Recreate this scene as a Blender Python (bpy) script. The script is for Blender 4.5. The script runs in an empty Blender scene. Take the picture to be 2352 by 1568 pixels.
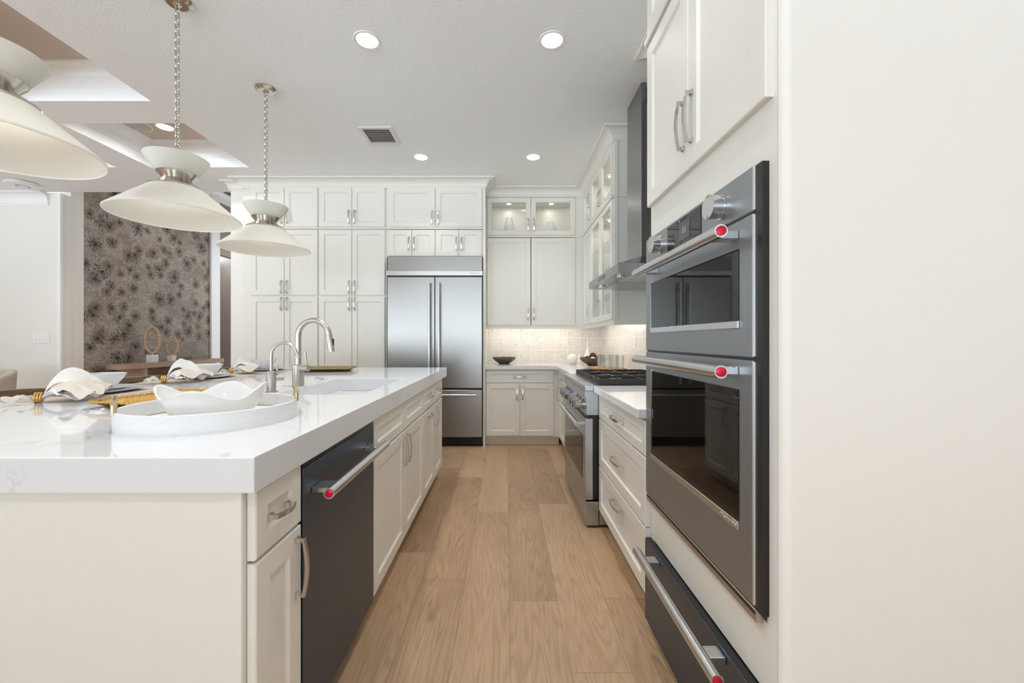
import bpy, bmesh, math, random
from mathutils import Vector, Matrix, noise as mnoise
C = bpy.context.scene
COL = C.collection
PI = math.pi

# ------------------------------------------------------------------ camera, world, exposure
H = 1.21                                   # eye height
cam_d = bpy.data.cameras.new('camera')
cam_d.sensor_width = 36.0
cam_d.lens = 36.0 * 935.0 / 2352.0
cam_d.shift_x = 14.0 / 2352.0
cam_d.shift_y = -4.0 / 2352.0
cam_d.clip_start = 0.02
cam = bpy.data.objects.new('camera', cam_d)
COL.objects.link(cam)
cam.location = (0, 0, H)
cam.rotation_euler = (PI / 2, 0, 0)
C.camera = cam

world = bpy.data.worlds.new('daylight')
C.world = world
world.use_nodes = True
wbg = world.node_tree.nodes['Background']
# pale sky above the horizon, an added brighter glow below it to lift the ceiling
_n = world.node_tree.nodes
_tc = _n.new('ShaderNodeTexCoord')
_sp = _n.new('ShaderNodeSeparateXYZ')
_mr = _n.new('ShaderNodeMapRange')
_mr.inputs[1].default_value = -0.04
_mr.inputs[2].default_value = 0.04
_mr.inputs[3].default_value = 7.6
_mr.inputs[4].default_value = 1.1
world.node_tree.links.new(_tc.outputs['Generated'], _sp.inputs[0])
world.node_tree.links.new(_sp.outputs[2], _mr.inputs[0])
world.node_tree.links.new(_mr.outputs[0], wbg.inputs['Strength'])
wbg.inputs['Color'].default_value = (0.80, 0.92, 1.0, 1)

C.view_settings.view_transform = 'Standard'
C.view_settings.look = 'None'
C.view_settings.gamma = 1.0
C.view_settings.use_curve_mapping = False
C.view_settings.exposure = 0.34
C.cycles.use_denoising = True
C.cycles.max_bounces = 10
C.cycles.diffuse_bounces = 6
C.cycles.glossy_bounces = 5
C.cycles.transparent_max_bounces = 12
C.cycles.sample_clamp_indirect = 6.0
C.cycles.caustics_reflective = False
C.cycles.caustics_refractive = False


def portal(name, loc, rot, sx, sy):
    l = bpy.data.lights.new(name, 'AREA')
    l.shape = 'RECTANGLE'
    l.size, l.size_y = sx, sy
    l.cycles.is_portal = True
    o = bpy.data.objects.new(name, l)
    COL.objects.link(o)
    o.location = loc
    o.rotation_euler = rot
    return o


# daylight comes through three glazed openings that lie outside the picture
portal('daylight_portal', (-2.5, -8.05, 1.45), (PI / 2, 0, 0), 10.0, 2.6)      # behind the camera, shines +Y
portal('daylight_portal', (-9.02, -1.35, 1.55), (0, -PI / 2, 0), 2.3, 4.7)      # far left, shines +X
portal('daylight_portal', (-4.2, 9.62, 1.55), (-PI / 2, 0, 0), 0.9, 2.5)       # foyer entrance, shines -Y

# ------------------------------------------------------------------ materials
def new_mat(name):
    m = bpy.data.materials.new(name)
    m.use_nodes = True
    nt = m.node_tree
    return m, nt, nt.nodes['Principled BSDF']


def simple(name, col, rough=0.5, metal=0.0, spec=0.5, coat=0.0, aniso=0.0):
    m, nt, b = new_mat(name)
    b.inputs['Base Color'].default_value = (*col, 1)
    b.inputs['Roughness'].default_value = rough
    b.inputs['Metallic'].default_value = metal
    b.inputs['Specular IOR Level'].default_value = spec
    b.inputs['Coat Weight'].default_value = coat
    b.inputs['Anisotropic'].default_value = aniso
    return m


class NT:
    """small wrapper for writing node trees"""
    def __init__(s, nt):
        s.nt = nt
    def n(s, t, **kw):
        x = s.nt.nodes.new(t)
        for k, v in kw.items():
            setattr(x, k, v)
        return x
    def put(s, sock, v):
        if isinstance(v, bpy.types.NodeSocket):
            s.nt.links.new(v, sock)
        else:
            sock.default_value = v
    def m(s, op, a, b=None, c=None, clamp=False):
        x = s.n('ShaderNodeMath', operation=op, use_clamp=clamp)
        s.put(x.inputs[0], a)
        if b is not None: s.put(x.inputs[1], b)
        if c is not None: s.put(x.inputs[2], c)
        return x.outputs[0]
    def mix(s, f, a, b):
        x = s.n('ShaderNodeMix', data_type='RGBA')
        s.put(x.inputs[0], f)
        for i, v in ((6, a), (7, b)):
            s.put(x.inputs[i], v if isinstance(v, bpy.types.NodeSocket) else (*v, 1))
        return x.outputs[2]
    def comb(s, x, y, z=0.0):
        k = s.n('ShaderNodeCombineXYZ')
        s.put(k.inputs[0], x); s.put(k.inputs[1], y); s.put(k.inputs[2], z)
        return k.outputs[0]
    def sep(s, v):
        k = s.n('ShaderNodeSeparateXYZ')
        s.put(k.inputs[0], v)
        return k.outputs
    def obj(s):
        return s.n('ShaderNodeTexCoord').outputs['Object']
    def noise(s, v, scale, detail=2.0, rough=0.5, dist=0.0):
        k = s.n('ShaderNodeTexNoise')
        s.put(k.inputs['Vector'], v)
        k.inputs['Scale'].default_value = scale
        k.inputs['Detail'].default_value = detail
        k.inputs['Roughness'].default_value = rough
        k.inputs['Distortion'].default_value = dist
        return k.outputs[0]
    def white(s, v):
        k = s.n('ShaderNodeTexWhiteNoise', noise_dimensions='3D')
        s.put(k.inputs['Vector'], v)
        return k.outputs[0]
    def bump(s, h, strength, dist, bsdf):
        k = s.n('ShaderNodeBump')
        k.inputs['Strength'].default_value = strength
        k.inputs['Distance'].default_value = dist
        s.put(k.inputs['Height'], h)
        s.nt.links.new(k.outputs[0], bsdf.inputs['Normal'])
    def step(s, v, lo, hi):
        k = s.n('ShaderNodeMapRange', interpolation_type='SMOOTHSTEP')
        s.put(k.inputs[0], v)
        s.put(k.inputs[1], lo); s.put(k.inputs[2], hi)
        return k.outputs[0]


def textured(name, col, rough, scale, strength, dist=0.002):
    m, nt, b = new_mat(name)
    b.inputs['Base Color'].default_value = (*col, 1)
    b.inputs['Roughness'].default_value = rough
    k = NT(nt)
    k.bump(k.noise(k.obj(), scale, 3.0), strength, dist, b)
    return m


M = {}
M['cabinet'] = simple('cabinet_paint', (0.797, 0.782, 0.732), 0.32)
M['wall'] = textured('wall_paint', (0.83, 0.805, 0.77), 0.5, 250, 0.08, 0.001)
M['trim'] = simple('white_trim_paint', (0.87, 0.88, 0.89), 0.35)
M['ceiling'] = textured('ceiling_knockdown', (0.915, 0.94, 0.965), 0.8, 95, 0.35, 0.006)
M['taupe'] = simple('taupe_paint', (0.60, 0.51, 0.44), 0.6)
M['brown_wall'] = simple('brown_wall_paint', (0.36, 0.27, 0.215), 0.6)
M['nickel'] = simple('brushed_nickel', (0.62, 0.59, 0.54), 0.22, 1.0)
M['satin_nickel'] = simple('satin_nickel', (0.52, 0.49, 0.45), 0.30, 1.0)
M['brass'] = simple('champagne_brass', (0.62, 0.52, 0.32), 0.3, 1.0)
M['gold'] = simple('gold', (0.78, 0.50, 0.15), 0.24, 1.0)
M['bright_steel'] = simple('bright_steel', (0.66, 0.665, 0.67), 0.22, 1.0)
M['lit_edge'] = simple('polished_lit_edge', (0.88, 0.88, 0.88), 0.35, 0.6)  # polished oven door edge, its white lit look put into the colour
M['knob_steel'] = simple('knob_steel', (0.47, 0.48, 0.49), 0.18, 1.0)
M['black'] = simple('black_enamel', (0.010, 0.010, 0.011), 0.3)
M['iron'] = simple('cast_iron', (0.02, 0.02, 0.021), 0.5)
M['dark_glass'] = simple('dark_oven_glass', (0.004, 0.004, 0.004), 0.03, 0.0, 0.5)
M['display'] = simple('display_glass', (0.05, 0.05, 0.055), 0.08)
M['white_ceramic'] = simple('white_glazed_ceramic', (0.79, 0.80, 0.81), 0.08)
M['white_matte'] = simple('white_matte_ceramic', (0.85, 0.83, 0.79), 0.5)
M['white_plastic'] = simple('white_plastic', (0.85, 0.85, 0.84), 0.35)
M['grey_grille'] = simple('speaker_grille', (0.55, 0.54, 0.52), 0.7)
def shade_mat():
    m, nt, b = new_mat('white_linen_shade')
    b.inputs['Base Color'].default_value = (0.90, 0.90, 0.855, 1)
    b.inputs['Roughness'].default_value = 0.5
    t = nt.nodes.new('ShaderNodeBsdfTranslucent')
    t.inputs[0].default_value = (0.85, 0.82, 0.74, 1)
    x = nt.nodes.new('ShaderNodeMixShader')
    x.inputs[0].default_value = 0.3
    nt.links.new(b.outputs[0], x.inputs[1])
    nt.links.new(t.outputs[0], x.inputs[2])
    nt.links.new(x.outputs[0], nt.nodes['Material Output'].inputs[0])
    return m


M['shade_white'] = shade_mat()
M['linen'] = textured('beige_linen', (0.74, 0.68, 0.61), 0.85, 900, 0.2, 0.001)
M['linen_white'] = textured('white_linen', (0.84, 0.83, 0.82), 0.85, 900, 0.2, 0.001)
M['placemat'] = textured('blush_placemat', (0.62, 0.53, 0.47), 0.7, 700, 0.3, 0.001)
M['plate_blue'] = simple('pale_grey_porcelain', (0.72, 0.76, 0.79), 0.12)
M['bowl_brown'] = simple('brown_stoneware', (0.090, 0.055, 0.045), 0.45)
M['seed_brown'] = textured('dark_woven_ball', (0.055, 0.022, 0.012), 0.6, 150, 1.0, 0.006)
M['cream_ball'] = textured('cream_ball', (0.72, 0.66, 0.55), 0.7, 120, 0.8, 0.004)
M['upholstery'] = textured('beige_upholstery', (0.50, 0.44, 0.39), 0.9, 600, 0.3, 0.001)
M['shell'] = textured('rough_shell', (0.55, 0.40, 0.26), 0.7, 60, 1.0, 0.01)
M['acrylic'] = simple('clear_block', (0.80, 0.82, 0.83), 0.05)
M['blue_glow'] = simple('blue_indicator', (0.1, 0.25, 0.9), 0.4)
M['red'] = simple('red_medallion', (0.62, 0.02, 0.05), 0.25, 0.6)
M['etch'] = simple('etched_grey', (0.42, 0.42, 0.42), 0.4)
M['steel_letter'] = simple('raised_silver_letters', (0.75, 0.75, 0.75), 0.25, 1.0)
M['slot'] = simple('dark_slot', (0.02, 0.02, 0.02), 0.6)
M['duct_grey'] = simple('duct_grey', (0.16, 0.16, 0.16), 0.7)
M['gray_vent'] = simple('vent_white', (0.78, 0.78, 0.77), 0.4)


def steel(name, col, rough, axis):
    """brushed sheet: fine streaks along one object axis"""
    m, nt, b = new_mat(name)
    k = NT(nt)
    x, y, z = k.sep(k.obj())
    sc = {'x': (4, 900, 900), 'y': (900, 4, 900), 'z': (900, 900, 4)}[axis]
    v = k.comb(k.m('MULTIPLY', x, sc[0]), k.m('MULTIPLY', y, sc[1]), k.m('MULTIPLY', z, sc[2]))
    n = k.noise(v, 1.0, 2.0)
    b.inputs['Base Color'].default_value = (*col, 1)
    b.inputs['Metallic'].default_value = 1.0
    r = k.m('MULTIPLY_ADD', n, 0.10, rough - 0.05)
    nt.links.new(r, b.inputs['Roughness'])
    k.bump(n, 0.015, 0.0005, b)
    return m


M['fridge_steel'] = steel('fridge_stainless', (0.36, 0.35, 0.34), 0.30, 'x')
M['range_steel'] = steel('range_stainless', (0.50, 0.525, 0.56), 0.28, 'y')
M['hood_steel'] = steel('hood_stainless', (0.29, 0.30, 0.32), 0.25, 'z')
M['oven_steel'] = steel('oven_stainless', (0.375, 0.40, 0.43), 0.42, 'y')
M['dark_steel'] = steel('black_stainless', (0.100, 0.133, 0.182), 0.36, 'y')


def emis(name, col, strength):
    m = bpy.data.materials.new(name)
    m.use_nodes = True
    nt = m.node_tree
    nt.nodes.remove(nt.nodes['Principled BSDF'])
    e = nt.nodes.new('ShaderNodeEmission')
    e.inputs[0].default_value = (*col, 1)
    e.inputs[1].default_value = strength
    nt.links.new(e.outputs[0], nt.nodes['Material Output'].inputs[0])
    return m


M['lamp_white'] = emis('downlight_lens', (0.99, 0.98, 0.97), 6.0)
M['lamp_warm'] = emis('led_strip', (1.0, 0.90, 0.79), 13.5)
M['puck'] = emis('puck_lens', (1.0, 0.90, 0.80), 70.0)
M['puck_bright'] = emis('puck_lens_bright', (1.0, 0.92, 0.84), 120.0)
M['bulb'] = emis('pendant_bulb', (1.0, 0.93, 0.84), 50.0)


def pane_mat():
    m = bpy.data.materials.new('clear_pane')
    m.use_nodes = True
    nt = m.node_tree
    nt.nodes.remove(nt.nodes['Principled BSDF'])
    t = nt.nodes.new('ShaderNodeBsdfTransparent')
    t.inputs[0].default_value = (0.96, 0.97, 0.965, 1)
    g = nt.nodes.new('ShaderNodeBsdfGlossy')
    g.inputs['Roughness'].default_value = 0.01
    f = nt.nodes.new('ShaderNodeFresnel')
    # thin sheet: the same reflectance from either side
    ge = nt.nodes.new('ShaderNodeNewGeometry')
    mr = nt.nodes.new('ShaderNodeMapRange')
    mr.inputs[3].default_value = 1.42
    mr.inputs[4].default_value = 1 / 1.42
    nt.links.new(ge.outputs['Backfacing'], mr.inputs[0])
    nt.links.new(mr.outputs[0], f.inputs[0])
    x = nt.nodes.new('ShaderNodeMixShader')
    nt.links.new(f.outputs[0], x.inputs[0])
    nt.links.new(t.outputs[0], x.inputs[1])
    nt.links.new(g.outputs[0], x.inputs[2])
    nt.links.new(x.outputs[0], nt.nodes['Material Output'].inputs[0])
    return m


M['pane'] = pane_mat()


def floor_mat():
    m, nt, b = new_mat('oak_plank_floor')
    k = NT(nt)
    x, y, z = k.sep(k.obj())
    u = k.m('DIVIDE', k.m('SUBTRACT', x, 0.017), 0.222)
    iu = k.m('FLOOR', u); fu = k.m('FRACT', u)
    off = k.white(k.comb(iu, 3.3, 0.7))
    v = k.m('DIVIDE', k.m('ADD', y, k.m('MULTIPLY', off, 1.52)), 1.52)
    iv = k.m('FLOOR', v); fv = k.m('FRACT', v)
    r1 = k.white(k.comb(iu, iv, 1.1))
    r2 = k.white(k.comb(iu, iv, 7.7))
    gx = k.m('ADD', x, k.m('MULTIPLY', r1, 37.0))
    gy = k.m('ADD', k.m('MULTIPLY', y, 0.075), k.m('MULTIPLY', r2, 51.0))
    base = k.noise(k.comb(gx, gy, r1), 7.5, 2.0, 0.45, 0.15)
    rings = k.m('POWER', k.m('MULTIPLY_ADD', k.m('SINE', k.m('MULTIPLY', base, 150.0)), 0.5, 0.5), 0.45)
    fib = k.noise(k.comb(k.m('MULTIPLY', gx, 330.0), k.m('MULTIPLY', y, 9.0), r2), 1.0, 3.0, 0.6)
    blot = k.noise(k.comb(gx, k.m('MULTIPLY', y, 0.7), r2), 4.0, 2.0)
    knot = k.step(k.noise(k.comb(k.m('MULTIPLY', gx, 1.0), k.m('MULTIPLY', y, 0.35), r1), 5.5, 3.0, 0.55), 0.66, 0.80)
    t = k.m('ADD', k.m('MULTIPLY', r1, 0.32), k.m('MULTIPLY', base, 0.30))
    t = k.m('ADD', t, k.m('MULTIPLY', rings, 0.20))
    t = k.m('ADD', t, k.m('MULTIPLY', k.m('SUBTRACT', fib, 0.5), 0.60))
    t = k.m('ADD', t, k.m('MULTIPLY', k.m('SUBTRACT', blot, 0.5), 0.35))
    t = k.m('ADD', t, 0.10, clamp=True)
    c = k.mix(t, (0.235, 0.135, 0.072), (0.63, 0.435, 0.275))
    c = k.mix(k.m('MULTIPLY', knot, 0.6), c, (0.16, 0.085, 0.045))
    ex = k.m('MINIMUM', fu, k.m('SUBTRACT', 1.0, fu))
    ey = k.m('MINIMUM', fv, k.m('SUBTRACT', 1.0, fv))
    seam = k.m('MAXIMUM', k.m('LESS_THAN', ex, 0.007), k.m('LESS_THAN', ey, 0.0011))
    c = k.mix(k.m('MULTIPLY', seam, 0.4), c, (0.14, 0.08, 0.05))
    nt.links.new(c, b.inputs['Base Color'])
    b.inputs['Roughness'].default_value = 0.36
    b.inputs['Specular IOR Level'].default_value = 0.35
    k.bump(k.m('SUBTRACT', k.m('ADD', fib, k.m('MULTIPLY', rings, 0.3)), seam), 0.10, 0.002, b)
    return m


M['floor'] = floor_mat()


def quartz_mat():
    m, nt, b = new_mat('white_quartz')
    k = NT(nt)
    co = k.obj()
    n = k.noise(co, 2.6, 5.0, 0.6, 1.3)
    vein = k.m('SUBTRACT', 1.0, k.step(k.m('ABSOLUTE', k.m('SUBTRACT', n, 0.5)), 0.0, 0.016))
    patch = k.step(k.noise(co, 3.1, 2.0), 0.5, 0.72)
    cloud = k.noise(co, 1.7, 3.0)
    c = k.mix(k.m('MULTIPLY', cloud, 0.5), (0.765, 0.785, 0.81), (0.715, 0.735, 0.765))
    c = k.mix(k.m('MULTIPLY', k.m('MULTIPLY', vein, patch), 0.55), c, (0.47, 0.46, 0.45))
    nt.links.new(c, b.inputs['Base Color'])
    b.inputs['Roughness'].default_value = 0.05
    b.inputs['Specular IOR Level'].default_value = 0.5
    return m


M['quartz'] = quartz_mat()


def oak_mat(name, dark, light, axis='y', rough=0.45):
    m, nt, b = new_mat(name)
    k = NT(nt)
    x, y, z = k.sep(k.obj())
    s = {'x': (6, 110, 110), 'y': (110, 6, 110), 'z': (110, 110, 6)}[axis]
    v = k.comb(k.m('MULTIPLY', x, s[0]), k.m('MULTIPLY', y, s[1]), k.m('MULTIPLY', z, s[2]))
    n = k.noise(v, 1.0, 3.0, 0.6)
    nt.links.new(k.mix(k.step(n, 0.25, 0.75), dark, light), b.inputs['Base Color'])
    b.inputs['Roughness'].default_value = rough
    k.bump(n, 0.1, 0.001, b)
    return m


M['oak_chair'] = oak_mat('chair_oak', (0.17, 0.105, 0.055), (0.30, 0.20, 0.115))
M['oak_console'] = oak_mat('console_oak', (0.33, 0.215, 0.155), (0.46, 0.32, 0.24))
M['oak_board'] = oak_mat('board_oak', (0.38, 0.20, 0.08), (0.58, 0.34, 0.15), 'x')


def cane_mat():
    m, nt, b = new_mat('woven_cane')
    k = NT(nt)
    x, y, z = k.sep(k.obj())
    a = k.m('SINE', k.m('MULTIPLY', y, 420.0))
    c = k.m('SINE', k.m('MULTIPLY', z, 420.0))
    h = k.m('MAXIMUM', a, c)
    nt.links.new(k.mix(k.step(h, -0.1, 0.4), (0.03, 0.02, 0.012), (0.36, 0.25, 0.12)), b.inputs['Base Color'])
    b.inputs['Roughness'].default_value = 0.6
    k.bump(h, 0.5, 0.003, b)
    return m


M['cane'] = cane_mat()


def herring_mat():
    m, nt, b = new_mat('white_herringbone_leather')
    k = NT(nt)
    x, y, z = k.sep(k.obj())
    u = k.m('MULTIPLY', k.m('ARCTAN2', y, x), 0.235)
    col = k.m('DIVIDE', z, 0.0092)
    par = k.m('MULTIPLY_ADD', k.m('MODULO', k.m('FLOOR', col), 2.0), 2.0, -1.0)
    s = k.m('SINE', k.m('MULTIPLY', k.m('ADD', u, k.m('MULTIPLY', par, z)), 2 * PI / 0.0085))
    e = k.m('ABSOLUTE', k.m('SUBTRACT', k.m('FRACT', col), 0.5))
    h = k.m('MULTIPLY', s, k.step(e, 0.5, 0.38))
    b.inputs['Base Color'].default_value = (0.77, 0.775, 0.79, 1)
    b.inputs['Roughness'].default_value = 0.5
    k.bump(h, 0.35, 0.0012, b)
    return m


M['herring'] = herring_mat()


def flower_layer(k, yy, zz, scale, seed, petals, keep, rand=0.75):
    """polar petal pattern around scattered centres: q = 0 at a centre, 1 at the ragged petal ends"""
    co = k.comb(k.m('ADD', k.m('MULTIPLY', yy, scale), seed), k.m('MULTIPLY', zz, scale), 0.0)
    vo = k.n('ShaderNodeTexVoronoi', voronoi_dimensions='2D', feature='F1')
    k.put(vo.inputs['Vector'], co)
    vo.inputs['Scale'].default_value = 1.0
    vo.inputs['Randomness'].default_value = rand
    d = k.n('ShaderNodeVectorMath', operation='SUBTRACT')
    k.put(d.inputs[0], co); k.put(d.inputs[1], vo.outputs['Position'])
    dx, dy, dz = k.sep(d.outputs[0])
    r = vo.outputs['Distance']
    cr = k.sep(vo.outputs['Color'])
    # streaks that run outward: noise sampled on the unit circle, changing only slowly with radius
    inv = k.m('DIVIDE', 1.0, k.m('MAXIMUM', r, 0.001))
    ux = k.m('MULTIPLY', dx, inv); uy = k.m('MULTIPLY', dy, inv)
    co2 = k.comb(k.m('MULTIPLY', ux, petals), k.m('MULTIPLY', uy, petals), k.m('ADD', k.m('MULTIPLY', cr[1], 90.0), k.m('MULTIPLY', r, 6.0)))
    st = k.step(k.noise(co2, 1.0, 1.0, 0.6), 0.30, 0.70)
    size = k.m('MULTIPLY_ADD', cr[0], 0.30, 0.34)
    edge = k.m('MULTIPLY', size, k.m('MULTIPLY_ADD', st, 1.05, 0.30))
    q = k.m('DIVIDE', r, edge)
    alive = k.m('LESS_THAN', cr[2], keep)
    return q, st, cr, alive


def floral_mat():
    m, nt, b = new_mat('floral_wall_panels')
    k = NT(nt)
    x, y, z = k.sep(k.obj())
    c = k.mix(k.noise(k.obj(), 1.3, 2.0), (0.225, 0.18, 0.14), (0.29, 0.245, 0.205))
    # pale feathery back layers
    for sc, seed in ((2.6, 11.3), (3.4, 3.9)):
        q, st, cr, al = flower_layer(k, y, z, sc, seed, 7.0, 0.85)
        f = k.m('MULTIPLY', k.m('SUBTRACT', 1.0, k.step(q, 0.55, 1.05)), al)
        c = k.mix(k.m('MULTIPLY', f, k.m('MULTIPLY_ADD', st, 0.52, 0.0)), c, (0.50, 0.45, 0.39))
    # dark flower heads: grey-violet ones, then brown ones
    for sc, seed, dk, md, lt, keep in ((3.3, 0.0, (0.022, 0.014, 0.012), (0.13, 0.10, 0.095), (0.52, 0.48, 0.45), 0.75),
                                       (4.3, 5.7, (0.030, 0.014, 0.007), (0.15, 0.09, 0.05), (0.56, 0.49, 0.40), 0.50)):
        q, st, cr, al = flower_layer(k, y, z, sc, seed, 9.0, keep)
        petal = k.mix(st, k.mix(0.55, c, lt), dk)
        outer = k.mix(st, md, lt)
        fc = k.mix(k.step(q, 0.45, 0.85), petal, outer)
        fc = k.mix(k.step(q, 0.12, 0.52), dk, fc)
        f = k.m('MULTIPLY', k.m('SUBTRACT', 1.0, k.step(q, 0.80, 1.05)), al)
        c = k.mix(k.m('MULTIPLY', f, 0.95), c, fc)
    # panel joints
    a = k.m('FRACT', k.m('DIVIDE', k.m('SUBTRACT', y, 5.685), 0.573))
    e = k.m('FRACT', k.m('DIVIDE', k.m('SUBTRACT', z, 0.23), 1.225))
    j = k.m('MAXIMUM', k.m('LESS_THAN', a, 0.012), k.m('LESS_THAN', e, 0.005))
    c = k.mix(k.m('MULTIPLY', j, 0.5), c, (0.42, 0.36, 0.29))
    nt.links.new(c, b.inputs['Base Color'])
    b.inputs['Roughness'].default_value = 0.55
    b.inputs['Specular IOR Level'].default_value = 0.2
    return m


M['floral'] = floral_mat()


def splash_mat(name, horiz):
    m, nt, b = new_mat(name)
    k = NT(nt)
    x, y, z = k.sep(k.obj())
    h = x if horiz == 'x' else y
    T = 0.158
    u = k.m('DIVIDE', k.m('ADD', h, 9.0), T)
    v = k.m('DIVIDE', k.m('SUBTRACT', z, 0.92), T)
    iu = k.m('FLOOR', u); iv = k.m('FLOOR', v)
    fu = k.m('FRACT', u); fv = k.m('FRACT', v)
    par = k.m('MODULO', k.m('ADD', iu, k.m('ADD', iv, 20.0)), 2.0)
    # diagonal of alternating direction
    d1 = k.m('SUBTRACT', fu, fv)
    d2 = k.m('SUBTRACT', k.m('ADD', fu, fv), 1.0)
    d = k.n('ShaderNodeMix', data_type='FLOAT')
    k.put(d.inputs[0], par); k.put(d.inputs[2], d1); k.put(d.inputs[3], d2)
    dd = d.outputs[0]
    ad = k.m('ABSOLUTE', dd)
    band = k.m('LESS_THAN', ad, 0.15)
    line = k.m('LESS_THAN', k.m('ABSOLUTE', k.m('SUBTRACT', ad, 0.15)), 0.035)
    ex = k.m('MINIMUM', fu, k.m('SUBTRACT', 1.0, fu))
    ey = k.m('MINIMUM', fv, k.m('SUBTRACT', 1.0, fv))
    eb = k.m('MINIMUM', ex, ey)
    strip = k.m('LESS_THAN', eb, 0.06)
    groove = k.m('MAXIMUM', k.m('LESS_THAN', k.m('ABSOLUTE', k.m('SUBTRACT', eb, 0.06)), 0.012),
                 k.m('LESS_THAN', k.m('ABSOLUTE', k.m('SUBTRACT', ad, 0.185)), 0.012))
    side = k.m('SIGN', dd)
    piece = k.white(k.comb(iu, iv, k.m('ADD', side, k.m('MULTIPLY', band, 5.0))))
    # veins run along each piece
    sgn = k.m('MULTIPLY_ADD', par, -2.0, 1.0)
    w1 = k.m('ADD', h, k.m('MULTIPLY', sgn, z))
    w2 = k.m('SUBTRACT', h, k.m('MULTIPLY', sgn, z))
    vn = k.noise(k.comb(k.m('MULTIPLY', w1, 14.0), k.m('MULTIPLY', w2, 75.0), k.m('MULTIPLY', piece, 40.0)), 1.0, 3.0, 0.6)
    vein = k.step(vn, 0.56, 0.70)
    c = k.mix(piece, (0.74, 0.70, 0.65), (0.82, 0.79, 0.75))
    c = k.mix(k.m('MULTIPLY', vein, 0.8), c, (0.40, 0.32, 0.24))
    c = k.mix(k.m('MAXIMUM', line, strip), c, (0.84, 0.815, 0.78))
    c = k.mix(k.m('MULTIPLY', groove, 0.35), c, (0.55, 0.48, 0.41))
    nt.links.new(c, b.inputs['Base Color'])
    b.inputs['Roughness'].default_value = 0.28
    return m


M['splash_x'] = splash_mat('marble_mosaic', 'x')
M['splash_y'] = splash_mat('marble_mosaic_side', 'y')


def glass_mat():
    """clear tumbler glass: see-through sheet with part of its light bent"""
    m = pane_mat()
    m.name = 'drinking_glass'
    nt = m.node_tree
    out = nt.nodes['Material Output']
    src = out.inputs[0].links[0].from_socket
    g = nt.nodes.new('ShaderNodeBsdfGlass')
    g.inputs['Roughness'].default_value = 0.0
    g.inputs['IOR'].default_value = 1.42
    x = nt.nodes.new('ShaderNodeMixShader')
    x.inputs[0].default_value = 0.30
    nt.links.new(src, x.inputs[1])
    nt.links.new(g.outputs[0], x.inputs[2])
    nt.links.new(x.outputs[0], out.inputs[0])
    return m


M['glass'] = glass_mat()
M['gold_tray'] = textured('embossed_gold', (0.66, 0.41, 0.11), 0.2, 130, 0.8, 0.004)
M['gold_tray'].node_tree.nodes['Principled BSDF'].inputs['Metallic'].default_value = 1.0
M['dull_gold'] = textured('antique_gold', (0.42, 0.30, 0.14), 0.35, 130, 0.7, 0.004)
M['dull_gold'].node_tree.nodes['Principled BSDF'].inputs['Metallic'].default_value = 0.9

# ------------------------------------------------------------------ mesh helpers
ID = Matrix.Identity(4)


def frame_m(origin, u, v, w):
    m = Matrix((u, v, w)).transposed().to_4x4()
    m.translation = Vector(origin)
    return m


F_BACK = lambda y: frame_m((0, y, 0), (1, 0, 0), (0, 0, 1), (0, -1, 0))       # faces -Y : u = x, v = z, w = toward camera
F_ISL = lambda x: frame_m((x, 0, 0), (0, 1, 0), (0, 0, 1), (1, 0, 0))          # faces +X : u = y
F_RIGHT = lambda x: frame_m((x, 0, 0), (0, -1, 0), (0, 0, 1), (-1, 0, 0))      # faces -X : u = -y


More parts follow.
